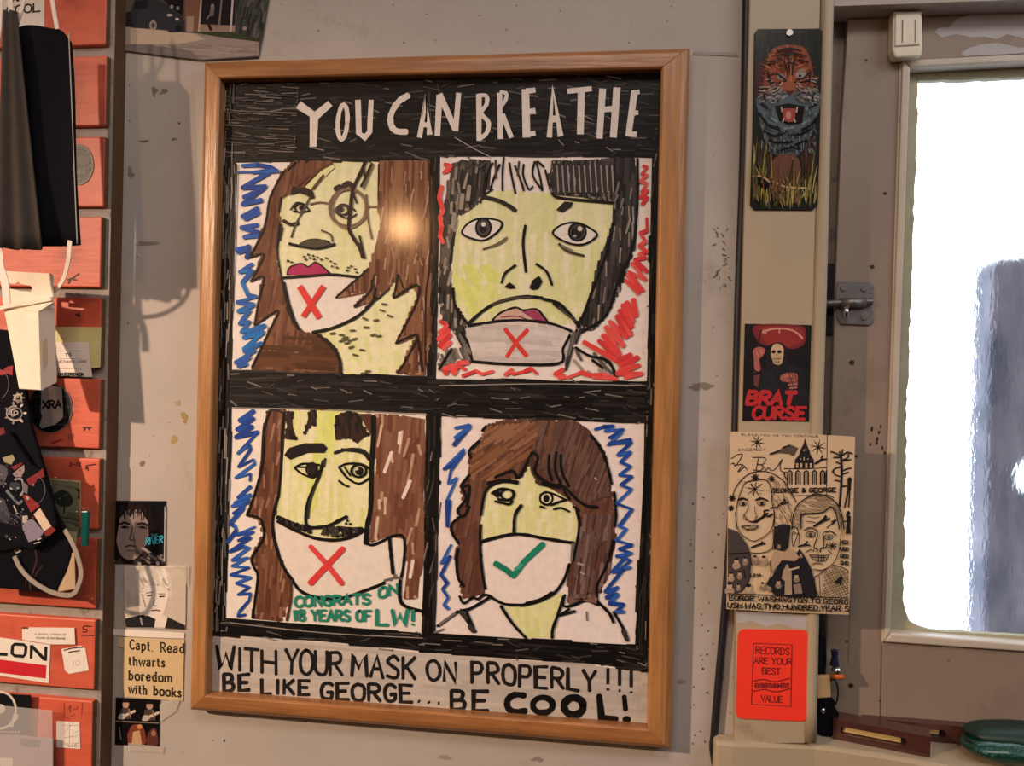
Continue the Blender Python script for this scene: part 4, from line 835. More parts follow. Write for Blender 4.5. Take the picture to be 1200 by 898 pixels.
for q, y, lb in [([(187, 826), (212, 817), (206, 834), (188, 846)], -.0016, 'crumpled piece of clear tape right of the four-picture card'), ([(150, 871), (192, 876), (191, 883), (150, 880)], -.0016, 'strip of clear tape under the four-picture card'), ([(196, 662), (222, 664), (220, 690), (214, 668)], -.0018, 'clear tape corner on the pale portrait card')]:
    thing(pq('clear_tape', q, y, .0003, M['tape']), lb, 'tape')

# ============================================================ CARDS ON THE BOARD (right)
yB = -.0132
rc = [(884, 34), (960, 33), (965, 38), (957, 241), (953, 246), (883, 246), (879, 241), (882, 150), (884, 60)]
c = cardthing('tiger_bookmark', [(888, 34), (960, 33.5), (965, 39), (957.5, 240), (952, 246.5), (884, 246), (879, 240), (882, 150), (884, 40)], yB, .0010, M['black_card'], 'tall picture card of a snarling tiger in grass, pinned on the beige board', 'picture card')
I = Ink(yB, (860, 20, 1/3.742), seed=51)
I.poly(I.P('104,54 376,52 392,72 382,450 366,820 350,844 94,842 76,824 80,600 88,400 94,200 96,70'), (34, 36, 32))
I.hatch(I.P('100,60 390,60 385,180 98,180'), 92, 14, 8, [(26, 34, 34), (40, 46, 40), (22, 26, 28)], (50, 120), .8)
I.poly(I.P('150,180 170,140 230,122 300,130 330,170 345,230 350,300 330,360 140,350 120,300 135,230'), (138, 74, 52), True)
I.poly(I.P('100,200 140,190 130,300 120,380 96,380'), (70, 36, 30)); I.poly(I.P('120,340 370,330 375,400 350,470 330,540 300,600 170,600 130,520 108,420'), (86, 98, 104), True)
I.poly(I.P('165,640 240,600 290,640 280,800 190,810'), (110, 74, 62), True); I.poly(I.P('100,540 170,560 160,720 110,700'), (60, 48, 40)); I.poly(I.P('290,560 360,520 360,700 300,740'), (66, 48, 40))
OR = [(164, 88, 58), (184, 104, 70), (140, 72, 48)]
I.hatch(I.P('165,150 300,140 330,200 300,300 240,330 200,300 150,220'), 85, 10, 7, OR, (20, 60), .8)
for p in ['185,150 245,140 300,150', '170,172 245,158 320,172', '165,195 240,180 325,195', '200,215 245,200 290,215', '245,205 245,250', '230,215 235,260', '260,210 255,255']: I.lines(6, (40, 24, 22), p)
I.poly(I.P('218,296 240,280 276,290 268,326 245,340 224,322'), (150, 84, 60), True); I.poly(I.P('226,318 245,326 266,318 256,334 245,342 234,334'), (70, 40, 40))
I.disc(295, 248, 26, 22, (150, 140, 132)); I.disc(205, 262, 18, 14, (126, 118, 112)); I.lines(7, (24, 18, 18), '155,255 190,250 225,275', '270,275 300,270 330,245', '150,280 190,290 230,280', '265,285 300,285 345,275', '150,240 165,300 200,310'); I.disc(206, 262, 6, 6, (20, 16, 16)); I.disc(290, 258, 7, 6, (20, 16, 16))
I.hatch(I.P('120,310 200,320 235,345 200,370 120,350'), 20, 10, 5, [(180, 174, 168), (60, 54, 54), (140, 134, 132)], (20, 50), .8); I.hatch(I.P('260,345 300,320 365,310 370,360 300,370'), -20, 10, 5, [(180, 174, 168), (60, 54, 54), (140, 134, 132)], (20, 50), .8)
I.poly(I.P('180,390 240,378 310,392 300,465 240,472 200,455'), (26, 16, 18)); I.poly(I.P('212,402 270,400 268,455 240,462 218,450'), (160, 72, 66)); I.disc(240, 430, 12, 18, (196, 130, 116)); I.lines(6, (190, 180, 160), '208,395 212,415', '278,395 274,418', '214,460 220,445', '270,460 264,446')
for p in ['110,420 150,470 200,490', '130,500 180,520 230,500', '290,500 340,470 370,430', '240,520 300,510 350,480', '150,540 200,550 260,545', '120,380 150,400', '330,400 365,380', '190,590 250,570 300,580', '190,480 215,520', '270,560 320,540']: I.lines(11, (26, 26, 32), p)
for p in ['160,440 190,460', '300,470 330,450', '220,490 260,485', '200,560 240,565']: I.lines(9, (124, 140, 146), p)
GR = [(130, 124, 62), (152, 140, 74), (96, 98, 50), (176, 160, 96)]
for k in range(64):
    x = I.rnd.uniform(84, 356); y0 = I.rnd.uniform(780, 842); L = I.rnd.uniform(60, 240)*(1.2 if x < 140 or x > 300 else .55); dx = I.rnd.uniform(-40, 40)
    I.line([(x, y0), (min(max(x+dx*.3, 84), 362), y0-L*.5), (min(max(x+dx, 84), 366), y0-L)], I.rnd.uniform(3, 7), I.rnd.choice(GR), taper=True)
I.poly(I.P('82,700 130,705 160,730 140,760 110,740 84,735'), (26, 22, 20)); I.lines(8, (200, 172, 128), '84,698 125,700 158,725', '170,720 230,745 330,750')
FO = [(150, 80, 54), (176, 98, 66), (126, 64, 44), (196, 128, 92), (96, 50, 38)]; FG = [(98, 110, 116), (70, 80, 88), (130, 140, 142), (50, 56, 64), (84, 76, 74)]; FWh = [(170, 164, 158), (120, 114, 112), (196, 188, 180), (80, 72, 70)]
for k in range(420):
    a = I.rnd.uniform(0, 2*math.pi); q = I.rnd.uniform(.12, 1.05)
    x, y = 240+112*q*math.cos(a), 255+120*q*math.sin(a); dx, dy = math.cos(a)*16, math.sin(a)*16
    if y < 318 and abs(x-245)+abs(y-262)*.4 > 34 and not (abs(abs(x-248)-44) < 26 and abs(y-262) < 20): I.line([(x, y), (x+dx, y+dy)], 4, I.rnd.choice(FO if y < 265 else FO[:3]+FWh), taper=True)
for k in range(150):
    sx = I.rnd.choice((-1, 1)); x, y = 242+sx*I.rnd.uniform(30, 120), I.rnd.uniform(300, 375); I.line([(x, y), (x+sx*I.rnd.uniform(10, 24), y+I.rnd.uniform(-2, 18))], 3.4, I.rnd.choice(FWh), taper=True)
for k in range(260):
    x, y = I.rnd.uniform(118, 362), I.rnd.uniform(385, 590)
    if not (175 < x < 305 and y < 475): I.line([(x, y), (x+I.rnd.uniform(-6, 6), y+I.rnd.uniform(10, 26))], 4, I.rnd.choice(FG), taper=True)
for p in ['112,430 150,476 200,498', '140,505 185,524 232,502', '292,502 340,474 368,436', '245,524 300,512 348,484', '155,542 200,552 262,548', '190,592 250,574 298,582', '185,148 245,138 300,148', '172,172 245,158 318,172', '160,198 205,186', '285,186 326,198', '240,168 243,226', '222,190 228,232', '266,190 258,232', '150,240 165,290', '336,236 330,290', '128,330 140,372', '352,330 342,372', '270,560 320,540']: I.line(I.P(p), 9, (22, 18, 22), taper=True)
for k in range(40):
    x = I.rnd.uniform(88, 356); y0 = I.rnd.uniform(700, 842); I.line([(x, y0), (x+I.rnd.uniform(-16, 16), y0-I.rnd.uniform(40, 150))], I.rnd.uniform(4, 9), I.rnd.choice([(74, 72, 44), (110, 74, 56), (50, 44, 34), (150, 136, 84)]), taper=True)
I.build('card_print', c, 'glossprint')
cyl('pin_eyelet', on(925.5, 38, yB-.0016), (0, 1, 0), .0026, .0015, M['chrome'], c, 16); 

c = cardthing('skeleton_sticker', [(873, 379.5), (951, 381), (948, 494), (870, 493)], yB+.0003, .0008, M['vinylblack'], 'black sticker of a hooded skeleton with red BRAT CURSE lettering', 'sticker')
I = Ink(yB+.0003, (860, 370, 1/6.41), seed=52)
I.poly(I.P('88,66 580,72 560,792 66,788'), (20, 17, 20))
I.poly(I.P('170,70 500,75 540,150 520,220 440,250 330,230 220,220 160,160'), (120, 38, 40), True); I.poly(I.P('200,90 480,90 520,180 420,230 250,210'), (146, 46, 44), True)
I.lines(13, (206, 150, 124), '215,125 270,105 350,96 430,108 480,135 516,172'); I.lines(9, (206, 150, 124), '345,96 340,130'); I.disc(232, 120, 18, 16, (196, 140, 116))
I.lines(13, (60, 22, 26), '205,110 185,200 180,300 205,380 222,450')
I.poly(I.P('240,280 290,215 360,205 400,260 395,340 470,380 520,420 545,560 540,680 200,640 190,480 240,380'), (30, 26, 32), True)
I.disc(325, 265, 50, 55, (202, 172, 138)); I.poly(I.P('275,290 375,290 360,360 335,372 300,362'), (196, 164, 130)); I.disc(299, 272, 16, 13, (30, 20, 22)); I.disc(342, 272, 16, 13, (30, 20, 22)); I.poly(I.P('315,298 322,284 330,298'), (40, 26, 26)); I.lines(5, (50, 34, 32), '295,325 325,322 355,325'); I.lines(4, (120, 92, 74), '300,345 325,350 350,345', '312,325 312,360', '325,325 325,362', '338,325 338,360')
I.poly(I.P('260,300 255,230 300,205 280,250'), (16, 14, 18))
I.poly(I.P('145,260 190,235 235,255 220,300 190,330 200,400 185,420 155,400 150,320'), (170, 96, 86), True); I.lines(12, (190, 120, 104), '165,270 185,300', '200,255 210,285'); I.poly(I.P('150,420 200,430 180,540 150,520'), (110, 60, 58)); I.lines(20, (24, 18, 22), '150,440 200,430')
I.poly(I.P('350,455 400,430 470,435 480,480 470,520 400,500 355,490'), (160, 92, 80), True); I.lines(14, (180, 108, 92), '380,455 440,450', '410,520 475,515', '420,545 472,540'); I.lines(5, (60, 30, 32), '400,470 450,475', '410,500 470,500', '420,530 472,528')
I.hatch(I.P('210,430 330,400 350,540 300,570 220,560'), 70, 18, 5, [(58, 52, 58), (44, 40, 48)], (50, 120), .7); I.hatch(I.P('400,380 500,400 540,640 490,650'), 70, 20, 5, [(50, 44, 50)], (60, 140), .6)
RDC = (186, 44, 48)
I.text('BRAT', 92, 664, 448, 668, 94, 31, RDC, .22, slant=.28, jit=0, h2=90); I.text('CURSE', 140, 772, 528, 778, 86, 27, RDC, .22, slant=.2, jit=0)
I.build('sticker_print', c, 'print')

# ink-drawn postcard overlapping the board and the sash
yC = -.0165
c = cardthing('drawn_postcard', [(856, 506), (896, 507), (950, 509), (1002, 512), (999.5, 620), (994.5, 720.5), (920, 718), (851.5, 714), (853, 600)], yC, .0012, M['card'], 'cream postcard covered in black ink drawings, faces and a domed building', 'postcard')
I = Ink(yC, (850, 500, 1/7.481), seed=53)
k2 = (30, 25, 26); k3 = (70, 58, 50)
I.lines(7, k2, '893,70 890,360 888,605'); I.lines(9, k2, '515,370 700,372 885,362'); I.lines(9, k2, '600,608 760,604 885,600 950,625')
I.text('BLESS YOU AS YOU CONTINUE', 140, 80, 815, 94, 16, 4, k3, .35); I.text('SINCERELY,', 110, 215, 365, 212, 20, 4, k3, .35)
def star(cx, cy, r, w=9):
    for q in range(8):
        a = q*math.pi/4+.2; I.lines(w, k2, f'{cx},{cy} {cx+r*math.cos(a)},{cy+r*math.sin(a)}', taper=False); I.disc(cx+1.25*r*math.cos(a), cy+1.25*r*math.sin(a), 5, 5, k2, 6)
star(280, 138, 46); star(815, 180, 50); star(258, 550, 60); star(405, 460, 22, 12); star(262, 446, 26, 12); star(60, 628, 24, 12); star(50, 715, 20, 12)
I.lines(7, k2, '50,330 75,320 90,345 150,250 110,245 70,270 50,280', '80,340 150,335 195,385', '150,335 110,400 170,350', '240,270 350,275 330,330 280,330 330,345 310,385 245,380', '290,280 270,380', '345,350 350,385 380,360 400,385 440,370 500,285 480,340 490,390 540,400')
I.poly(I.P('388,240 470,210 520,170 590,165 640,190 600,260 560,240 480,232 395,250'), (90, 76, 66)); I.lines(14, k2, '392,242 470,212', '505,185 570,165'); 
# dome
I.poly(I.P('698,100 712,150 720,175 738,210 745,245 775,290 778,362 605,366 612,290 650,245 655,210 678,170 690,140'), (34, 30, 34)); 
for x in (630, 665, 710, 750): I.poly(I.P(f'{x-9},322 {x+9},322 {x+9},360 {x-9},362'), (200, 170, 136))
for x, y in [(660, 285), (690, 275), (690, 290), (725, 285), (690, 210), (705, 200)]: I.disc(x, y, 6, 9, (180, 150, 124), 8)
for k in range(5):
    x = 565+k*72
    I.lines(12, k2, f'{x-18},505 {x-18},400 {x},385 {x+18},400 {x+18},505', smooth=False); I.lines(6, k2, f'{x},500 {x},410')
I.lines(8, k2, '520,400 520,440', '885,385 882,500', '510,410 540,470'); I.text('GEORGE & GEORGE', 405, 580, 970, 574, 36, 11, k2, .22)
# plant and figures
I.lines(20, k2, '1015,250 1020,400 1015,520 1002,700'); 
for p in ['1015,260 960,230 925,220', '1015,270 950,270', '1020,250 1030,200', '1020,260 1070,225 1115,240', '1020,300 1075,270 1080,240', '1020,350 960,370 940,400', '1020,390 1070,370 1105,365', '1020,440 960,420 945,380', '1015,480 960,470', '1020,420 1080,400', '1015,330 970,310', '1015,300 1000,220', '1030,300 1100,290']: I.lines(12, k2, p)
I.lines(34, k2, '1088,470 1085,560'); I.disc(1090, 470, 20, 26, k2); I.lines(14, k2, '1078,560 1045,710', '1090,560 1082,705', '1060,520 1025,525'); I.disc(1078, 760, 16, 20, k2); I.lines(28, k2, '1085,790 1080,880'); I.lines(8, k2, '1070,830 1035,830')
I.lines(20, k2, '790,325 830,300 845,290'); I.lines(14, k2, '840,290 850,255', '845,290 885,285', '395,715 460,705 480,680'); I.lines(18, k2, '460,700 520,650 510,640', '490,680 555,665', '265,840 340,790 370,760'); I.lines(14, k2, '360,780 340,740 380,735', '370,790 415,765', '780,870 840,830 870,800', '860,810 880,780', '870,825 910,810'); I.lines(8, k2, '890,890 970,820', '940,860 972,818 930,835')
# left head
I.lines(8, k2, '60,640 80,560 140,470 220,410 330,392 430,420 520,490 590,600 620,665', '95,900 92,800 105,680 140,560 180,490 270,470 340,465 385,500 400,560 410,660 430,780 425,880')
I.hatch(I.P('430,470 520,510 590,620 560,850 430,870 420,660 400,560'), 60, 20, 6, [(150, 124, 100), (110, 90, 74)], (20, 60), .6); I.hatch(I.P('640,690 760,600 900,610 980,680 1020,780 1010,890 990,800 930,710 800,760 680,770 670,890 590,880 600,760'), 15, 13, 6, [(110, 90, 76), (150, 126, 104)], (30, 90), .85)
I.lines(16, k2, '110,645 150,628 190,645', '268,645 310,628 370,650'); I.ell(150, 678, 30, 16, 5, k2); I.disc(155, 678, 15, 15, k2, 10); I.ell(315, 675, 34, 17, 5, k2); I.disc(320, 676, 16, 16, k2, 10)
I.lines(6, k2, '195,660 200,720 160,780 165,810 215,830 260,830', '255,700 265,760 280,800', '140,875 190,865 215,872 240,865 290,872', '145,885 200,898 280,880')
for k in range(30): I.disc(I.rnd.uniform(80, 560), I.rnd.uniform(440, 620), 5, 5, k2, 6)
I.lines(11, k2, '585,900 595,780 640,680 760,600 820,592 940,640 1010,740 1040,900', '660,900 665,800 680,768 800,760 870,745 920,705 960,740 985,820 1000,900'); I.lines(6, k2, '720,790 780,800 825,790', '705,830 790,840')
# lower half, from the second close-up
I.T = (850, 600, 1/6.906)
I.poly(I.P('20,130 100,160 180,270 200,330 210,430 190,560 120,650 20,665'), (70, 62, 62)); I.poly(I.P('395,120 470,100 530,110 520,200 510,290 470,320 390,300'), (34, 30, 34)); I.poly(I.P('600,300 650,370 700,470 735,620 740,690 400,680 330,580 380,520 450,400 540,390'), (34, 30, 38))
I.poly(I.P('395,310 470,340 520,290 560,320 600,370 560,400 460,390 370,500 360,400'), (180, 152, 126))
I.lines(7, k2, '82,0 90,90 120,170 180,220 240,235 330,190 380,120 400,0', '195,330 270,335 340,320 385,290', '385,140 390,230 380,300', '130,120 170,110 195,118 215,108 270,115', '130,120 180,145 240,140 270,115', '150,20 180,70 230,80 250,40', '540,0 530,70 540,100', '600,110 615,0', '590,160 600,200 595,260', '535,140 560,120 590,160 570,230 548,280 540,200 550,160 575,180')
I.lines(14, k2, '235,85 300,40 320,10', '210,290 270,265 320,255', '300,240 290,262', '590,280 640,265 665,240', '640,265 680,272', '715,118 790,75 820,40', '795,70 845,55'); I.lines(8, k2, '320,10 350,40 380,15')
I.lines(10, k2, '640,150 680,128 735,150 745,200 720,270 720,295 740,300 745,325', '790,290 800,260 790,180', '770,325 775,295 810,290 825,260', '800,165 850,155 895,190'); I.ell(690, 182, 38, 22, 7, k2); I.disc(690, 185, 15, 16, k3, 10); I.ell(835, 205, 36, 20, 6, k2); I.disc(838, 206, 15, 13, k3, 10)
I.lines(7, k2, '650,330 690,305 715,320', '830,310 860,340', '700,425 740,415 790,425', '680,345 720,350 800,352 840,348', '680,345 710,385 770,402 820,385 840,350', '700,365 820,370', '600,420 640,470', '715,465 790,470 870,420 920,310 940,100 920,0', '735,380 735,400', '755,355 755,400', '780,355 780,400', '800,355 798,395'); star(865, 275, 26, 8)
I.lines(8, k2, '720,530 770,500 820,460', '870,430 940,450 995,480'); I.hatch(I.P('800,490 880,440 995,490 995,690 780,685'), 60, 20, 4, [k2, k3], (100, 200), .9); I.hatch(I.P('800,490 880,440 995,490 995,690 780,685'), -20, 20, 4, [k2, k3], (100, 200), .9); I.poly(I.P('880,570 940,515 950,540 930,600 920,580'), k2)
I.lines(7, k2, '720,540 730,690', '760,520 770,690', '735,640 760,690')
# crowd
cr = (196, 168, 140)
for x, y, r in [(90, 400, 30), (160, 385, 22), (310, 380, 26), (240, 375, 24), (45, 510, 26), (115, 500, 22), (35, 600, 34), (105, 600, 20), (185, 620, 40), (300, 590, 22), (360, 610, 16), (430, 570, 24), (500, 430, 14), (575, 520, 24), (435, 270, 14), (612, 345, 14)]:
    I.disc(x, y+r*1.2, r*1.1, r, (140, 120, 104) if r < 25 else (166, 142, 120), 12, rag=.1); I.disc(x, y, r*.62, r*.8, cr, 12); I.disc(x, y-r*.6, r*.62, r*.4, k2, 10); I.disc(x-r*.22, y, 2.5, 2.5, k2, 6); I.disc(x+r*.22, y, 2.5, 2.5, k2, 6); I.lines(2.5, k2, f'{x-r*.2},{y+r*.4} {x+r*.2},{y+r*.4}')
I.poly(I.P('470,470 490,445 515,450 535,480 540,670 480,672 482,560 455,540'), (168, 144, 122)); I.lines(14, cr, '520,470 595,450'); I.poly(I.P('550,590 610,580 625,660 560,665'), (140, 120, 106))
I.lines(7, k2, '200,440 190,560 130,640', '360,400 370,500 350,560', '20,340 190,330', '200,345 210,420', '150,470 160,540'); I.text('LIMA', 205, 522, 290, 522, 20, 8, k2, .2)
for i, t in enumerate(['HSX', 'USO', 'GEO', 'SWO']): I.text(t, 930, 262+i*56-4, 995, 262+i*56, 28, 9, k2, .2)
I.lines(20, k2, '985,20 998,120 990,170'); I.poly(I.P('980,110 1010,110 1015,178 972,178'), k2)
I.lines(8, k2, '20,662 300,672 600,685 998,698')
I.text('EORGE WASHINGTON.TO.GEORG', 30, 712, 996, 748, 34, 10, k2, .22, h2=36, jit=.04); I.text('USH.WAS,TWO.HUNDRED,YEAR S', 20, 775, 1000, 806, 38, 11, k2, .22, jit=.04)
I.build('card_print', c, 'print')

# fluorescent red sticker
def rr(x0, y0, x1, y1, x2, y2, x3, y3, r=9):
    P4 = [Vector((x0, y0, 0)), Vector((x1, y1, 0)), Vector((x2, y2, 0)), Vector((x3, y3, 0))]; out = []
    for i in range(4):
        p, a, b_ = P4[i], P4[i-1], P4[(i+1) % 4]; u = p+(a-p).normalized()*r; v = p+(b_-p).normalized()*r
        for t in (0, .25, .5, .75, 1): q = u*(1-t)**2+p*2*t*(1-t)+v*t*t; out.append((q.x, q.y))
    return out
c = cardthing('red_sticker', rr(865, 737.5, 948, 739, 946, 846, 862, 842), yB, .0009, M['redsticker'], 'fluorescent red rounded sticker reading RECORDS ARE YOUR BEST VALUE', 'sticker')
I = Ink(yB, (820, 600, 1/3.013), seed=54)
rk = (120, 36, 36)
I.lines(3.4, rk, '190,465 326,470 322,688 183,680 190,465', smooth=False, jit=0)
for t, x0, y0, x1, y1, h in [('RECORDS', 198, 500, 318, 506, 24), ('ARE', 192, 536, 242, 538, 22), ('YOUR', 254, 538, 326, 541, 22), ('BEST', 220, 572, 284, 575, 21), ('VALUE', 217, 670, 292, 674, 22)]: I.text(t, x0, y0, x1, y1, h, 4.2, rk, .2, jit=0)
I.text('ENTERTAINMENT', 196, 622, 316, 622, 15, 4.5, rk, .12, jit=0)
I.lines(4, rk, '190,598 225,592 265,600 318,588', '190,634 230,628 270,636 320,624')
I.build('sticker_print', c, 'print')

# ============================================================ WINDOW FITTINGS
# barrel bolt
bolt = empty('barrel_bolt', on(1000, 380, ys), 'old steel barrel bolt screwed to the window sash', 'latch')
pq('bolt_plate', [(982, 329.5), (1018, 330), (1024, 334), (1024, 352), (1022, 355), (1022, 361), (1024, 364), (1024, 377), (1019, 381.5), (985, 380), (981, 372), (979.5, 345)], ys-.0016, .0015, M['steel'], bolt, bevel=.0004)
tube('bolt_rod', [on(967, 356, ys-.004), on(1000, 354.5, ys-.004), on(1022, 353.5, ys-.004)], .0030, M['steel'], bolt, seg=14)
tube('bolt_barrel', [on(985, 355.5, ys-.0038), on(1014, 354.5, ys-.0038)], .0046, M['steel'], bolt, seg=16)
tube('bolt_knob', [on(991.5, 359, ys-.007), on(991, 372, ys-.008)], .0026, M['chrome'], bolt, seg=12)
for x, y in [(989, 337.5), (1013, 338), (1013.5, 371.5)]:
    s = cyl('screw', on(x, y, ys-.0024), (0, 1, 0), .0028, .0008, M['steel'], bolt, 16, bevel=.0003); 
pq('bolt_keeper', [(966, 308), (978, 309), (978, 345), (983, 350), (982, 362), (977, 366), (976, 392), (965, 392)], .0265, .003, M['dark'], bolt, bevel=.0005)
# ivory plastic sensor
sn = empty('window_sensor', on(1064, 66, ys), 'small ivory plastic contact sensor on the top corner of the sash', 'sensor')
pq('sensor_body', [(1047, 13), (1081, 12.5), (1081.5, 55), (1080, 66), (1049, 67), (1046, 58)], ys-.012, .0118, M['plastic'], sn, bevel=.0015)
pq('sensor_cover', [(1049.5, 15), (1079, 14.5), (1079, 52), (1049, 54)], ys-.0135, .0025, M['plastic'], sn, bevel=.001)
pq('sensor_slot', [(1057, 24), (1058.6, 24), (1058, 50), (1056.6, 50)], ys-.0137, .0003, M['jamb'], sn); pq('sensor_slot', [(1072, 23), (1073.2, 23), (1073, 50), (1071.8, 50)], ys-.0137, .0003, M['jamb'], sn)
# added panel standing in for the blue-grey shape in the glass; notch shows sky
post = prism([on(a, b, .34) for a, b in [(1164, 312), (1174, 303), (1310, 300), (1310, 535), (1204, 538), (1194, 548), (1192, 566), (1200, 580), (1310, 590), (1310, 800), (1152, 800), (1158, 500)]], (0, .05, 0), 'standin_panel', M['wax'], bevel=.004)
thing(post, 'added blue-grey panel standing in for the shape seen in the window glass', 'board')
# items on the sill: two slotted dark blocks
def block(name, a, b, h, dep, slot, label):
    A = onz(*a, sill_z+.0003); B = onz(*b, sill_z+.0003); d = (B-A); d.z = 0; nrm = Vector((-d.y, d.x, 0)).normalized()*dep; upv = Vector((0, 0, h))
    root = empty(name, A, label, 'wooden block', 'slotted wooden blocks on the sill')
    def pt(s, t, off=0.0): return A + d*s + upv*t - nrm.normalized()*off
    L = d.length; s0, s1 = slot; t0, t1 = .30, .70
    # body with a real slot: four pieces of outline round a through hole
    inner = []
    for q in range(9):
        an = math.pi/2-math.pi*q/8; inner.append((s1+.02*math.cos(an), .5+.2*math.sin(an)))
    for q in range(9):
        an = -math.pi/2-math.pi*q/8; inner.append((s0+.02*math.cos(an), .5+.2*math.sin(an)))
    n = len(inner); V = []
    def outerof(s_, t_):
        s2 = (s_-(s0+s1)/2)/((s1-s0)/2+.02); t2 = (t_-.5)/.2
        if abs(s2) > .999 and abs(t2) < .8: return (1.0 if s2 > 0 else 0.0, t_)
        if s2 > .9 and abs(t2) >= .8: return (1.0, 1.0 if t2 > 0 else 0.0)
        if s2 < -.9 and abs(t2) >= .8: return (0.0, 1.0 if t2 > 0 else 0.0)
        return (s_, 1.0 if t2 > 0 else 0.0)
    outr = [(1, 1), (1, 1), (1, .8), (1, .65), (1, .5), (1, .35), (1, .2), (1, 0), (1, 0), (0, 0), (0, 0), (0, .2), (0, .35), (0, .5), (0, .65), (0, .8), (0, 1), (0, 1)]
    for k in range(2):
        for s_, t_ in inner: V.append(pt(s_, t_)+nrm*k)
        for s_, t_ in outr: V.append(pt(s_, t_)+nrm*k)
    Fc = []
    for i in range(n):
        j = (i+1) % n
        Fc.append((i, j, n+j, n+i)); Fc.append((2*n+i, 3*n+i, 3*n+j, 2*n+j)); Fc.append((i, 2*n+i, 2*n+j, j)); Fc.append((n+i, n+j, 3*n+j, 3*n+i))
    o = make('block_body', V, Fc, M['rosewood'], root)
    bm = bmesh.new(); bm.from_mesh(o.data); bmesh.ops.remove_doubles(bm, verts=bm.verts, dist=1e-6); bmesh.ops.recalc_face_normals(bm, faces=bm.faces); bm.to_mesh(o.data); bm.free()
    Q = [pt(s0, .33)+nrm*.25, pt(s1-.03, .33)+nrm*.25, pt(s1-.03, .67)+nrm*.25, pt(s0, .67)+nrm*.25]
    prism(Q, nrm*.6, 'slot_insert', M['palewood'], root, bevel=.0004)
    return root
block('slotted_block', (976, 866), (1090, 888.5), .0165, .017, (.10, .74), 'nearer dark brown slotted wooden block lying on the window sill')
block('slotted_block', (1012, 862), (1136, 873.5), .0145, .013, (.30, .76), 'farther dark brown slotted block, partly behind the nearer one')
# green glitter cushion, two puffed halves with a seam
cu = onz(1188, 884, sill_z); cu.z = sill_z+.0005
def puff(name, c, rx, ry, rz, mt, parent=None, e=.75, nu=36, nv=18):
    V = []; Fc = []
    for j in range(nv+1):
        ph = -math.pi/2+math.pi*j/nv
        for i in range(nu):
            th = 2*math.pi*i/nu; cx = math.copysign(abs(math.cos(th))**e, math.cos(th)); sy = math.copysign(abs(math.sin(th))**e, math.sin(th)); cp_ = abs(math.cos(ph))**e
            wr = 1+.03*math.sin(7*th+3*ph)
            V.append((c[0]+rx*cx*cp_*wr, c[1]+ry*sy*cp_*wr, c[2]+rz*math.copysign(abs(math.sin(ph))**1.1, math.sin(ph))*wr))
    for j in range(nv):
        for i in range(nu): Fc.append((j*nu+i, j*nu+(i+1) % nu, (j+1)*nu+(i+1) % nu, (j+1)*nu+i))
    o = make(name, V, Fc, mt, parent, smooth=True)
    bm = bmesh.new(); bm.from_mesh(o.data); bmesh.ops.remove_doubles(bm, verts=bm.verts, dist=1e-6); bmesh.ops.recalc_face_normals(bm, faces=bm.faces); bm.to_mesh(o.data); bm.free()
    return o
g_c = onz(1204, 893, sill_z)
gr = empty('glitter_cushion', (g_c.x, g_c.y, sill_z), 'dark green glittery puffed vinyl cushion at the right end of the sill', 'cushion')
puff('cushion_half', (g_c.x, g_c.y, sill_z+.0100), .048, .021, .0100, M['green'], gr)
puff('cushion_half', (g_c.x+.002, g_c.y+.006, sill_z+.0180), .045, .0185, .0085, M['seam'], gr)
tube('cushion_seam', [(g_c.x+.045*math.cos(t), g_c.y+.002+.0195*math.sin(t), sill_z+.0145) for t in [2*math.pi*k/20 for k in range(20)]], .0012, M['seam'], gr, close=True, sm=3)

# keyring cluster hanging in the corner by the board
yk = .010
kr = empty('key_cluster', on(968, 860, yk), 'cluster of small charms hanging on a dark strap beside the red sticker', 'keyring')
pq('black_pouch', [(962, 742), (968, 748), (969, 775), (966, 800), (959, 802), (956, 778), (957, 755)], yk-.001, .004, M['blackcloth'], kr, bevel=.001)
tube('hanging_cord', [on(964, 723, yk), on(963, 738, yk), on(962, 765, yk), on(962, 800, yk), on(964, 840, yk)], .0011, M['cable'], kr)
pq('ivory_tag', [(958, 793), (973, 792), (974, 818), (958, 819)], yk-.006, .004, M['tile'], kr, bevel=.0008)
cyl('blue_charm', on(978, 780, yk-.004), (0, 0, 1), .0038, .010, M['bluep'], kr, 14, .0018)
cyl('blue_charm', on(978, 771, yk-.004), (0, 0, 1), .0022, .0062, M['bluep'], kr, 14, .0030)
puff('blue_charm', on(978.5, 765, yk-.004), .0022, .0022, .0024, M['bluep'], kr, 1, 14, 8)
puff('metal_bead', on(980.5, 786.5, yk-.006), .0042, .0038, .0040, M['chrome'], kr, 1, 20, 10)
puff('amber_charm', on(982, 793, yk-.007), .0058, .0030, .0026, M['orangep'], kr, 1, 18, 8)
tube('key_ring', [on(976+6*math.cos(t), 812+16*math.sin(t), yk-.002) for t in [2*math.pi*k/16 for k in range(16)]], .0008, M['cable'], kr, close=True, sm=2)
for q in [[(960, 800), (980, 824), (975, 832), (958, 822)], [(958, 822), (976, 832), (972, 850), (960, 862), (955, 845)], [(964, 838), (978, 828), (984, 838), (974, 866), (962, 868)]]:
    pq('dark_strap_piece', q, yk-.003, .004, M['blackcloth'], kr, bevel=.001)
puff('metal_bead', on(964.5, 833, yk-.005), .0020, .0020, .0026, M['chrome'], kr, 1, 14, 8)

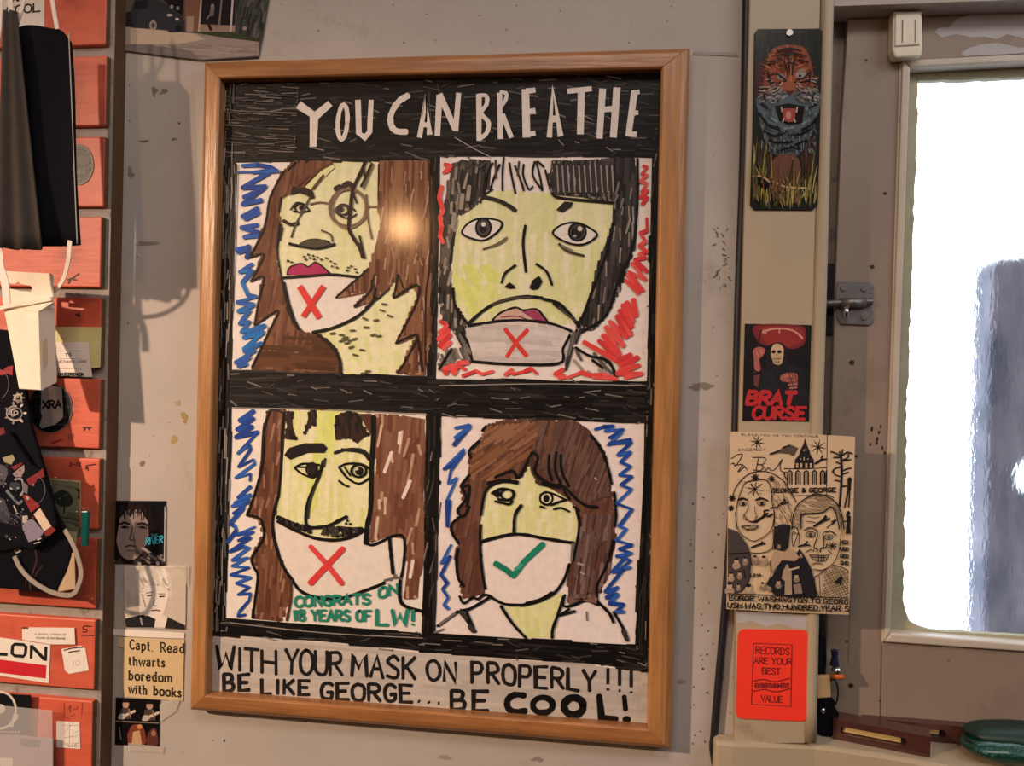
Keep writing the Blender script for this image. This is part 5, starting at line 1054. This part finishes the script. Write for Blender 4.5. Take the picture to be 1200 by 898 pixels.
# ============================================================ ON THE BRICK PIER
yb = -.0226
def lab(name, quad, mt, label, cat='label', y=yb, th=.0005): return thing(pq(name, quad, y, th, mt), label, cat)
c = lab('paper_sign', [(-30, -30), (52, -30), (51.5, 33), (-10, 33), (-30, 33)], M['paper'], 'white paper sign with bold black letters at the top of the bricks')
I = Ink(yb, (0, 0, 1/8), seed=61)
I.text('COOL', 62, 138, 378, 104, 76, 17, (24, 20, 22), .22, jit=0); I.text('AR', 120, 20, 210, 2, 60, 15, (24, 20, 22), .25, jit=0)
I.build('sign_print', c, 'print')
# round emblem sticker
c = thing(pq('round_sticker', [(92+18*math.cos(t)*.98, 193+24*math.sin(t)) for t in [2*math.pi*k/36 for k in range(36)]], yb, .0005, M['vinylblack']), 'small round grey and black emblem sticker on an orange brick', 'sticker')
I = Ink(yb, (0, 0, 1/2.992), seed=62)
I.ell(276, 578, 50, 68, 5, (128, 122, 120)); I.ell(276, 578, 36, 50, 4, (110, 104, 102)); I.disc(290, 560, 18, 20, (104, 100, 100), rag=.2)
for k in range(22):
    a = 2*math.pi*k/22; I.lines(4, (124, 118, 116), f'{276+43*math.cos(a)},{578+59*math.sin(a)} {276+45*math.cos(a+.12)},{578+61*math.sin(a+.12)}')
I.lines(4, (130, 124, 122), '262,600 280,610 300,598', '265,560 285,548'); I.text('YES', 268, 612, 300, 606, 16, 4, (120, 116, 114), .2)
I.build('sticker_print', c, 'print')
# yellow note and white label
c = lab('yellow_note', [(62, 383), (118.5, 383.5), (117, 431), (106, 432), (62, 430)], M['yellownote'], 'yellow paper note stuck to a brick, behind a white label', 'note')
c = lab('white_label', [(66, 401), (104, 401), (105, 425), (108, 442), (66, 440)], M['paper'], 'white printed label with ruled lines over the yellow note', y=yb-.0012)
I = Ink(yb-.0012, (0, 340, 1/7.48), seed=63)
I.lines(3, (120, 110, 106), '500,534 715,534', '520,600 715,602', '500,690 715,692', smooth=False, jit=0); I.text('75', 572, 588, 625, 588, 30, 7, (40, 34, 36), .3) if False else I.text('T5', 572, 588, 625, 588, 30, 7, (40, 34, 36), .3)
I.text('BETHANNE LODGE', 515, 640, 760, 635, 20, 4, (90, 80, 80), .25); I.text('WWW.REDROOM.COM', 510, 748, 730, 752, 24, 8, (30, 26, 28), .15, jit=0)
I.build('label_print', c, 'print')
# big round sticker XRA
c = thing(pq('round_sticker', [(59+26*math.cos(t), 478.5+29*math.sin(t)) for t in [2*math.pi*k/44 for k in range(44)]], yb, .0005, M['vinylblack']), 'round black sticker with grid lines and white XRA panel on a brick', 'sticker')
I = Ink(yb, (0, 430, 1/6.907), seed=64)
I.ell(407, 335, 176, 198, 5, (120, 114, 112), n=40)
for x in (270, 330, 380, 440, 520, 555): I.lines(2, (96, 92, 92), f'{x},190 {x+(x-407)*.12},335 {x},490')
for y in (240, 325, 410, 470): I.lines(2, (96, 92, 92), f'240,{y} 407,{y-6} 570,{y}')
I.poly(I.P('335,185 400,150 500,165 512,410 480,440 440,470 400,480 340,500 318,480 340,400 330,370'), (186, 176, 172)); I.text('XRA', 345, 338, 495, 334, 62, 17, (22, 20, 22), .16, jit=0)
I.build('sticker_print', c, 'print')
# pen marks on bricks (belong to the pier)
I = Ink(-.0222, (0, 430, 1/6.907), seed=65)
pen = (50, 22, 22)
I.lines(12, pen, '670,490 740,492', '690,492 680,515', '715,495 722,510'); I.lines(10, (110, 30, 26), '415,618 500,590'); I.ell(575, 565, 22, 16, 5, (110, 60, 50)); I.lines(4, (110, 60, 50), '550,590 600,540')
I.lines(10, pen, '700,800 770,790', '700,800 695,830', '710,815 712,840'); I.text('2-12', 560, 805, 655, 802, 28, 6, pen, .25)
I.T = (0, 710, 1/7.48); I.lines(9, pen, '800,182 735,180 728,205', '728,205 758,208 755,230 722,232', '715,260 820,262')
I.T = (0, 240, 1/7.48); I.lines(14, pen, '595,660 640,640 690,605', '600,690 620,650', '640,655 670,660')
I.T = (0, 340, 1/7.48); I.lines(14, pen, '665,215 700,230', '690,200 695,225'); I.T = (0, 800, 1/8); I.lines(4, (130, 56, 40), '600,190 600,300', '770,190 765,300', '625,335 700,300', '640,250 660,215 655,280', '690,215 725,220 715,250 690,245 690,260')
I.build('pen_mark', pier, 'print')
# pale wood-grain strip in the joint
# big LON label
c = lab('brand_label', [(-40, 741), (0, 747.5), (59, 756), (57, 801), (0, 792), (-40, 786)], M['paper'], 'large white label with black LON letters and red bar')
I = Ink(yb, (0, 710, 1/7.48), seed=66)
I.poly(I.P('-300,440 0,472 408,524 402,640 0,590 -300,552'), (196, 36, 48))
I.lines(30, (28, 24, 26), '-60,424 65,428', smooth=False, cap=False); I.poly(I.P('0,415 68,418 66,442 0,440'), (28, 24, 26))
I.line(I.P('130,338 205,342 228,360 222,425 205,445 130,440 105,420 110,355'), 27, (28, 24, 26), smooth=False, close=True, jit=0)
I.lines(27, (28, 24, 26), '272,465 276,345', smooth=False, cap=False); I.lines(32, (28, 24, 26), '276,352 396,478', smooth=False, cap=False); I.lines(27, (28, 24, 26), '400,485 402,360', smooth=False, cap=False)
I.build('label_print', c, 'print')
c = lab('paper_label', [(26, 735.5), (87, 736), (88, 755.5), (59.5, 755.5), (26, 750)], M['paper'], 'small white typed label above the LON label', y=yb-.0010)
I = Ink(yb-.0010, (0, 710, 1/7.48), seed=67); I.text('IN GENERAL INTEREST OF', 305, 258, 580, 262, 14, 3, (130, 118, 114), .25, jit=0); I.text('PLEASE DO NOT REMOVE', 318, 290, 572, 296, 14, 3, (110, 100, 98), .25, jit=0); I.poly(I.P('192,188 248,190 248,202 192,202'), (70, 50, 70)); I.build('label_print', c, 'print')
c = lab('price_tag', [(72, 761), (95, 757), (100, 761), (104, 786), (81, 790), (76, 786)], M['paper'], 'tilted white price tag with a pencilled 10')
I = Ink(yb, (0, 710, 1/7.48), seed=68); I.text('10', 632, 535, 700, 520, 46, 4, (170, 160, 148), .3); I.lines(11, (44, 36, 38), '560,392 640,372 725,365', '605,408 700,395'); I.build('tag_print', c, 'print')
c = lab('paper_tag', [(66, 845.5), (93, 847), (94, 878), (66, 876)], M['paper'], 'small white sticker on the lowest orange brick')
I = Ink(yb, (0, 800, 1/8), seed=69); I.lines(4, (150, 138, 134), '600,470 690,380', '570,400 735,405', '650,380 652,600', '600,520 730,500', '700,470 735,455'); I.text('VALUE', 570, 600, 735, 605, 34, 5, (150, 138, 130), .2); I.build('tag_print', c, 'print')
# small picture card stuck on brick, with a tree
c = lab('tree_card', [(58, 561), (94, 564), (94, 596), (88, 640), (62, 640)], M['yellownote'], 'small greenish card with a dark tree picture, behind the hanging masks', 'card')
I = Ink(yb, (0, 530, 1/7.48), seed=70)
I.poly(I.P('440,240 700,262 700,500 690,700 470,690'), (132, 126, 98)); I.poly(I.P('470,380 540,330 610,360 640,430 600,480 520,470'), (34, 44, 32), True); I.lines(12, (40, 34, 24), '565,460 560,540'); I.hatch(I.P('460,540 690,520 690,660 480,660'), 10, 18, 10, [(80, 80, 56), (150, 144, 110), (60, 56, 44)], (40, 120), .8); I.lines(5, (50, 44, 38), '470,280 540,290', '570,300 650,310'); I.poly(I.P('655,310 700,330 700,420 675,400 690,360'), (24, 22, 20))
I.build('card_print', c, 'print')

# --- hanging things in front of the pier
def wv(a, fu, b=0, fv=1, ph=0): return lambda u, v: Vector((0, a*math.sin(fu*math.pi*2*u+ph+b*v), 0))
ym = -.080
def q4(pts, y): return [on(a, b, y) for a, b in pts]
# back black mask
bm_ = empty('face_mask', on(60, 30, ym), 'black pleated cloth face mask hanging folded by white straps', 'face mask', 'cloth face masks on the brick pier')
sheet('mask_cloth', q4([(12, 29), (80, 33), (90, 286), (20, 291)], ym), 24, 12, lambda u, v: Vector((0, .0022*math.cos(u*math.pi*2.6)+.003*(u-.5)**2*4+.001*math.sin(v*7), 0))+Vector((0, 0, -.003*max(0, u-.82)*18*(1-v)**6)), .0022, M['blackcloth'], bm_)
tube('ear_strap', [on(58, -20, ym), on(62, 5, ym), on(67, 34, ym+.002)], .001, M['strap'], bm_, flat=(.0034, .0008))
tube('ear_strap', [on(82, 282, ym+.002), on(80, 305, ym+.006), on(74, 328, ym+.016), on(63, 341, ym+.030), on(48, 346, ym+.040)], .001, M['strap'], bm_, flat=(.0038, .0008))
tube('mask_piping', [on(80.5, 38, ym), on(84, 120, ym), on(87.5, 210, ym), on(90.5, 286, ym)], .0004, M['greystrap'], bm_)
# front charcoal mask
fm_ = empty('face_mask', on(30, 25, ym-.012), 'charcoal grey pleated cloth face mask hanging in front of the black one', 'face mask', 'cloth face masks on the brick pier')
sheet('mask_cloth', q4([(3, 12), (18, 12), (48, 291), (-8, 288)], ym-.010), 26, 12, lambda u, v: Vector((0, .0028*math.cos(u*math.pi*4.2+1)*(0.35+v), -.002*math.sin(u*3.1)*v)), .002, M['greycloth'], fm_)
tube('ear_strap', [on(11, -20, ym-.010), on(12, 0, ym-.010), on(13, 14, ym-.009)], .001, M['strap'], fm_, flat=(.0042, .0008))
tube('ear_strap', [on(30, -20, ym-.008), on(28, 0, ym-.008), on(24, 16, ym-.006), on(19, 34, ym-.004)], .001, M['strap'], fm_, flat=(.0030, .0008))
tube('ear_strap', [on(-2, 280, ym-.008), on(0, 310, ym-.008), on(6, 332, ym-.008), on(8, 356, ym-.008)], .001, M['strap'], fm_, flat=(.0066, .0008))
tube('ear_strap', [on(2, -10, ym-.008), on(1, 30, ym-.008), on(-3, 60, ym-.008)], .001, M['strap'], fm_, flat=(.0020, .0008))

# white hang-tab carton
cb = empty('hanging_carton', on(35, 320, -.05), 'creased white cardboard carton with a slotted hang tab', 'carton')
y0 = -.056
tab = [(5, 317.5), (62.5, 321), (62, 355), (64, 362), (4, 362)]
slot = [(10, 332), (18, 333), (21, 330), (25, 333), (36, 335), (38, 338), (36, 342), (24, 341), (10, 338)]
# tab with a real hole: outline ring strips
def ringplate(name, outer, inner, y, th, mt, parent):
    def samp(P, n):
        L = [Vector((a, b, 0)) for a, b in P]; per = [0]
        for i in range(len(L)): per.append(per[-1]+(L[(i+1) % len(L)]-L[i]).length)
        out = []
        for k in range(n):
            d = per[-1]*k/n; i = max(j for j in range(len(L)) if per[j] <= d+1e-9); t = (d-per[i])/max(1e-9, per[i+1]-per[i]); q = L[i].lerp(L[(i+1) % len(L)], t); out.append((q.x, q.y))
        return out
    n = 40; co_ = samp(outer, n); ci = samp(inner, n); cx = sum(p[0] for p in inner)/len(inner); cy = sum(p[1] for p in inner)/len(inner)
    co_.sort(key=lambda p: math.atan2(p[1]-cy, p[0]-cx)); ci.sort(key=lambda p: math.atan2((p[1]-cy)*3, p[0]-cx))
    co_ = [p for p in co_]; V = []
    for dy in (0, th):
        V += [on(a, b, y)+Vector((0, dy, 0)) for a, b in co_]; V += [on(a, b, y)+Vector((0, dy, 0)) for a, b in ci]
    Fc = []
    for i in range(n):
        j = (i+1) % n; Fc += [(i, j, n+j, n+i), (2*n+i, 3*n+i, 3*n+j, 2*n+j), (i, 2*n+i, 2*n+j, j), (n+i, n+j, 3*n+j, 3*n+i)]
    return fixnormals(make(name, V, Fc, mt, parent))
ringplate('hang_tab', tab, slot, y0, .0006, M['box'], cb)
A, B, Cc, D = on(6, 361, y0-.003), on(46, 364, y0-.004), on(48, 457, y0-.012), on(24, 455, y0-.012)
Fr = [on(4, 361, y0), on(45, 364, y0-.010), on(48, 457.5, y0-.012), on(22, 456, y0-.012), on(12, 400, y0-.008)]
prism(Fr, (0, .0035, 0), 'carton_front', M['box'], cb, bevel=.0006)
Sd = [on(45, 364, y0-.010), on(63.5, 358, y0+.006), on(66.5, 448, y0+.006), on(48, 457.5, y0-.012)]
prism(Sd, (-.0006, .001, 0), 'carton_side', M['box'], cb)
prism([on(4, 361, y0-.001), on(62.5, 354, y0-.001), on(63.5, 359, y0+.004), on(45, 365.5, y0-.0105)], (0, .0008, 0), 'carton_fold', M['box'], cb)
prism([Sd[0].lerp(Sd[1], u).lerp(Sd[3].lerp(Sd[2], u), v)+Vector((0, -.0006, 0)) for u, v in ((.22, .42), (.5, .38), (.5, .72), (.22, .78))], (0, .0003, 0), 'tan_panel', M['card'], cb)
tube('crease_strap', [on(-4, 362, y0-.004), on(20, 357, y0-.006), on(45, 353, y0-.003), on(62, 350, y0-.002)], .001, M['box'], cb, flat=(.003, .0008))

# patterned black cloth mask (upper), printed with roses and red bows
pm = empty('patterned_mask', on(20, 400, -.05), 'black cloth mask printed with pale roses and red bows', 'face mask', 'patterned masks hanging below the carton')
yp = -.050
def diag(u, v): return Vector((0, .003*math.sin(u*6+v*4), 0))
V = [(-20, 384), (17, 388), (24, 420), (36, 500), (62, 585), (44, 640), (-20, 650)]
body = prism([on(a, b, yp) for a, b in V], (0, .004, 0), 'mask_cloth', M['blackcloth'], pm, bevel=.0015)
I = Ink(yp-.0001, (0, 430, 1/6.907), seed=71)
PW = [(168, 158, 150), (130, 122, 118), (190, 180, 170)]
def rose(cx, cy, r):
    for k in range(5): I.ell(cx+I.rnd.uniform(-.1, .1)*r, cy+I.rnd.uniform(-.1, .1)*r, r*(1-.19*k), r*(1-.19*k)*.85, r*.12, I.rnd.choice(PW), a0=I.rnd.uniform(0, 180), a1=I.rnd.uniform(240, 500), n=16)
    for k in range(7):
        a = k*.9; I.disc(cx+r*1.12*math.cos(a), cy+r*1.12*math.sin(a), r*.22, r*.14, I.rnd.choice(PW), rot=math.degrees(a), rag=.2, n=9)
rose(125, 375, 70); rose(150, 250, 38); rose(20, 670, 60); rose(70, 740, 34)
I.poly(I.P('-20,10 20,30 60,0 105,-10 100,70 55,55 20,70 -20,60'), (150, 28, 42)); I.lines(5, (90, 14, 26), '20,30 60,20 95,40'); I.ell(-40, 140, 110, 130, 4, (110, 96, 110), a0=-60, a1=60)
I.poly(I.P('-10,500 30,490 45,540 10,560 -10,550'), (110, 24, 32)); I.hatch(I.P('-20,600 60,610 90,700 60,800 -20,800'), 50, 26, 8, PW, (20, 50), .5)
I.build('rose_print', pm and body, 'print')
# lower printed cloth: pale figures, grey shapes, red bow
lm = empty('printed_mask', on(30, 640, -.055), 'dark printed cloth mask with red bow, grey and cream figures', 'face mask', 'patterned masks hanging below the carton')
yl = -.055
V = [(-20, 520), (10, 505), (36, 545), (48, 552), (62, 590), (66, 617), (55, 631), (38, 645), (20, 640), (-20, 620)]
body = prism([on(a, b, yl) for a, b in V], (0, .004, 0), 'mask_cloth', M['blackcloth'], lm, bevel=.0015)
I = Ink(yl-.0001, (0, 530, 1/7.48), seed=72)
I.poly(I.P('-60,80 60,130 70,190 30,280 -60,300'), (74, 72, 84)); I.poly(I.P('110,190 210,110 215,160 190,220 130,215'), (150, 128, 128)); I.poly(I.P('20,50 110,20 130,60 100,110 40,90'), (150, 140, 108)); I.poly(I.P('90,130 200,90 180,120 130,160'), (110, 28, 34))
I.poly(I.P('230,240 330,180 375,140 390,215 330,235 290,300 250,280'), (116, 24, 32)); I.poly(I.P('190,370 250,380 350,470 270,530'), (134, 28, 36)); I.ell(290, 330, 105, 130, 5, (96, 88, 100), a0=-80, a1=90, n=30)
I.lines(24, (100, 108, 116), '60,340 110,400 160,450 190,430'); I.lines(16, (140, 146, 150), '130,240 190,240 205,330 180,380'); I.disc(130, 300, 50, 40, (38, 44, 56), rag=.2); I.poly(I.P('200,260 245,290 240,370 200,350'), (110, 96, 104))
I.poly(I.P('295,545 350,490 450,650 385,695'), (206, 184, 164)); I.poly(I.P('385,695 450,650 490,680 440,730 400,735'), (122, 34, 32)); I.poly(I.P('190,600 290,590 385,700 340,760 250,790 200,680'), (128, 120, 140)); I.poly(I.P('195,560 240,555 250,600 200,630'), (180, 168, 158)); I.lines(9, (200, 190, 180), '330,770 360,755', '300,800 350,790', '120,470 150,540')
I.poly(I.P('-30,380 40,420 90,560 70,630 -30,600'), (58, 60, 74)); I.hatch(I.P('0,500 190,520 190,600 100,640 0,600'), 40, 22, 9, [(40, 38, 52), (80, 76, 90)], (30, 70), .6)
for k in range(60):
    x, y = I.rnd.uniform(-20, 380), I.rnd.uniform(30, 780); r_ = I.rnd.uniform(5, 16)
    if x < 330-abs(y-420)*.25: I.disc(x, y, r_, r_*I.rnd.uniform(.4, 1.2), I.rnd.choice([(20, 20, 26), (120, 116, 122), (84, 30, 38), (60, 62, 74), (160, 150, 142), (30, 28, 36)]), 8, rot=I.rnd.uniform(0, 90), rag=.45)
rose(480, 470, 26) if False else None
I.build('figure_print', body, 'print')
# black mask in clear bag, with grey elastic loop
bg = empty('bagged_mask', on(40, 700, -.05), 'black cloth mask in a clear bag with a pale elastic loop', 'face mask', 'patterned masks hanging below the carton')
yg = -.046
V = [(-20, 612), (20, 620), (60, 600), (88, 600), (98, 618), (97, 640), (92, 690), (86, 698), (60, 696), (30, 694), (-20, 688)]
body = prism([on(a, b, yg) for a, b in [(-20, 600), (30, 612), (60, 590), (75, 618), (84, 650), (78, 670), (68, 690), (60, 695), (36, 693), (-20, 689)]], (0, .004, 0), 'mask_cloth', M['blackcloth'], bg, bevel=.002)
I = Ink(yg-.0001, (0, 620, 1/8), seed=73)
I.lines(12, (86, 50, 42), '330,200 340,300 300,430 280,500 285,570'); I.lines(10, (70, 40, 36), '400,340 340,420 300,500', '250,440 240,540'); 
for k, (x, y) in enumerate([(45, 80), (75, 95), (105, 130), (130, 165), (150, 200)]): I.lines(11, (206, 196, 186), f'{x-14},{y+10} {x+20},{y-14} {x+36},{y+16}', f'{x},{y+26} {x+44},{y+6}')
I.build('thread_print', body, 'print')
tube('elastic_loop', [on(17, 652, yg-.003), on(24, 666, yg-.003), on(38, 681, yg-.004), on(58, 693, yg-.005), on(75, 697.5, yg-.005), on(86, 696, yg-.004), on(92, 686, yg-.004), on(95, 672, yg-.004), on(92, 656, yg-.004), on(85, 637, yg-.004), on(76, 621, yg-.003)], .001, M['greystrap'], bg, flat=(.0038, .001))
pq('clear_bag', [(-20, 560), (58, 558), (98, 566), (99, 640), (94, 692), (88, 700), (60, 700), (-20, 694)], yg-.0065, .0003, M['bagfilm'], bg)
pq('teal_strip', [(94.5, 599), (103, 599), (101, 641), (94, 640)], yg-.004, .004, M['teal'], bg, bevel=.001)
pq('paper_insert', [(80, 648), (87, 648), (88, 690), (68, 694), (70, 680), (76, 668)], yg+.001, .0008, M['card'], bg)

# lower left: black disc card in clear sleeve
ds = empty('sleeved_card', on(20, 890, -.03), 'black card with a white ring emblem in a clear plastic sleeve', 'card')
yd = -.028
cd = pq('black_card', [(-30, 812), (35.5, 815.5), (33, 862), (-30, 858)], yd, .0012, M['vinylblack'], ds)
I = Ink(yd, (0, 800, 1/8), seed=74)
I.ell(0, 260, 148, 172, 20, (206, 198, 190), n=44); I.disc(5, 248, 44, 44, (200, 192, 182)); I.poly(I.P('130,290 172,300 165,345 130,380 125,418 85,415 100,380'), (190, 182, 174))
for x in range(-60, 170, 28): I.lines(9, (170, 162, 156), f'{x},465 {x+10},458 {x+16},472')
I.build('emblem_print', cd, 'print')
pq('plastic_sleeve', [(-30, 824), (20, 829), (61, 833), (62, 960), (-30, 960)], yd-.003, .0003, M['film'], ds)
cd = pq('grey_card', [(-30, 861), (20, 862), (62, 866), (62, 960), (-30, 960)], yd-.0015, .0010, mat('mauve_grey_card', (150, 130, 132), .5, noise=.15, nscale=30), ds)
I = Ink(yd-.0015, (0, 800, 1/8), seed=75); I.poly(I.P('190,520 380,540 375,615 250,605 190,590'), (116, 98, 100)); I.poly(I.P('-200,700 120,712 118,800 -200,800'), (206, 194, 184)); I.poly(I.P('230,530 380,545 372,612 250,600'), (98, 82, 86)); I.build('card_print', cd, 'print')
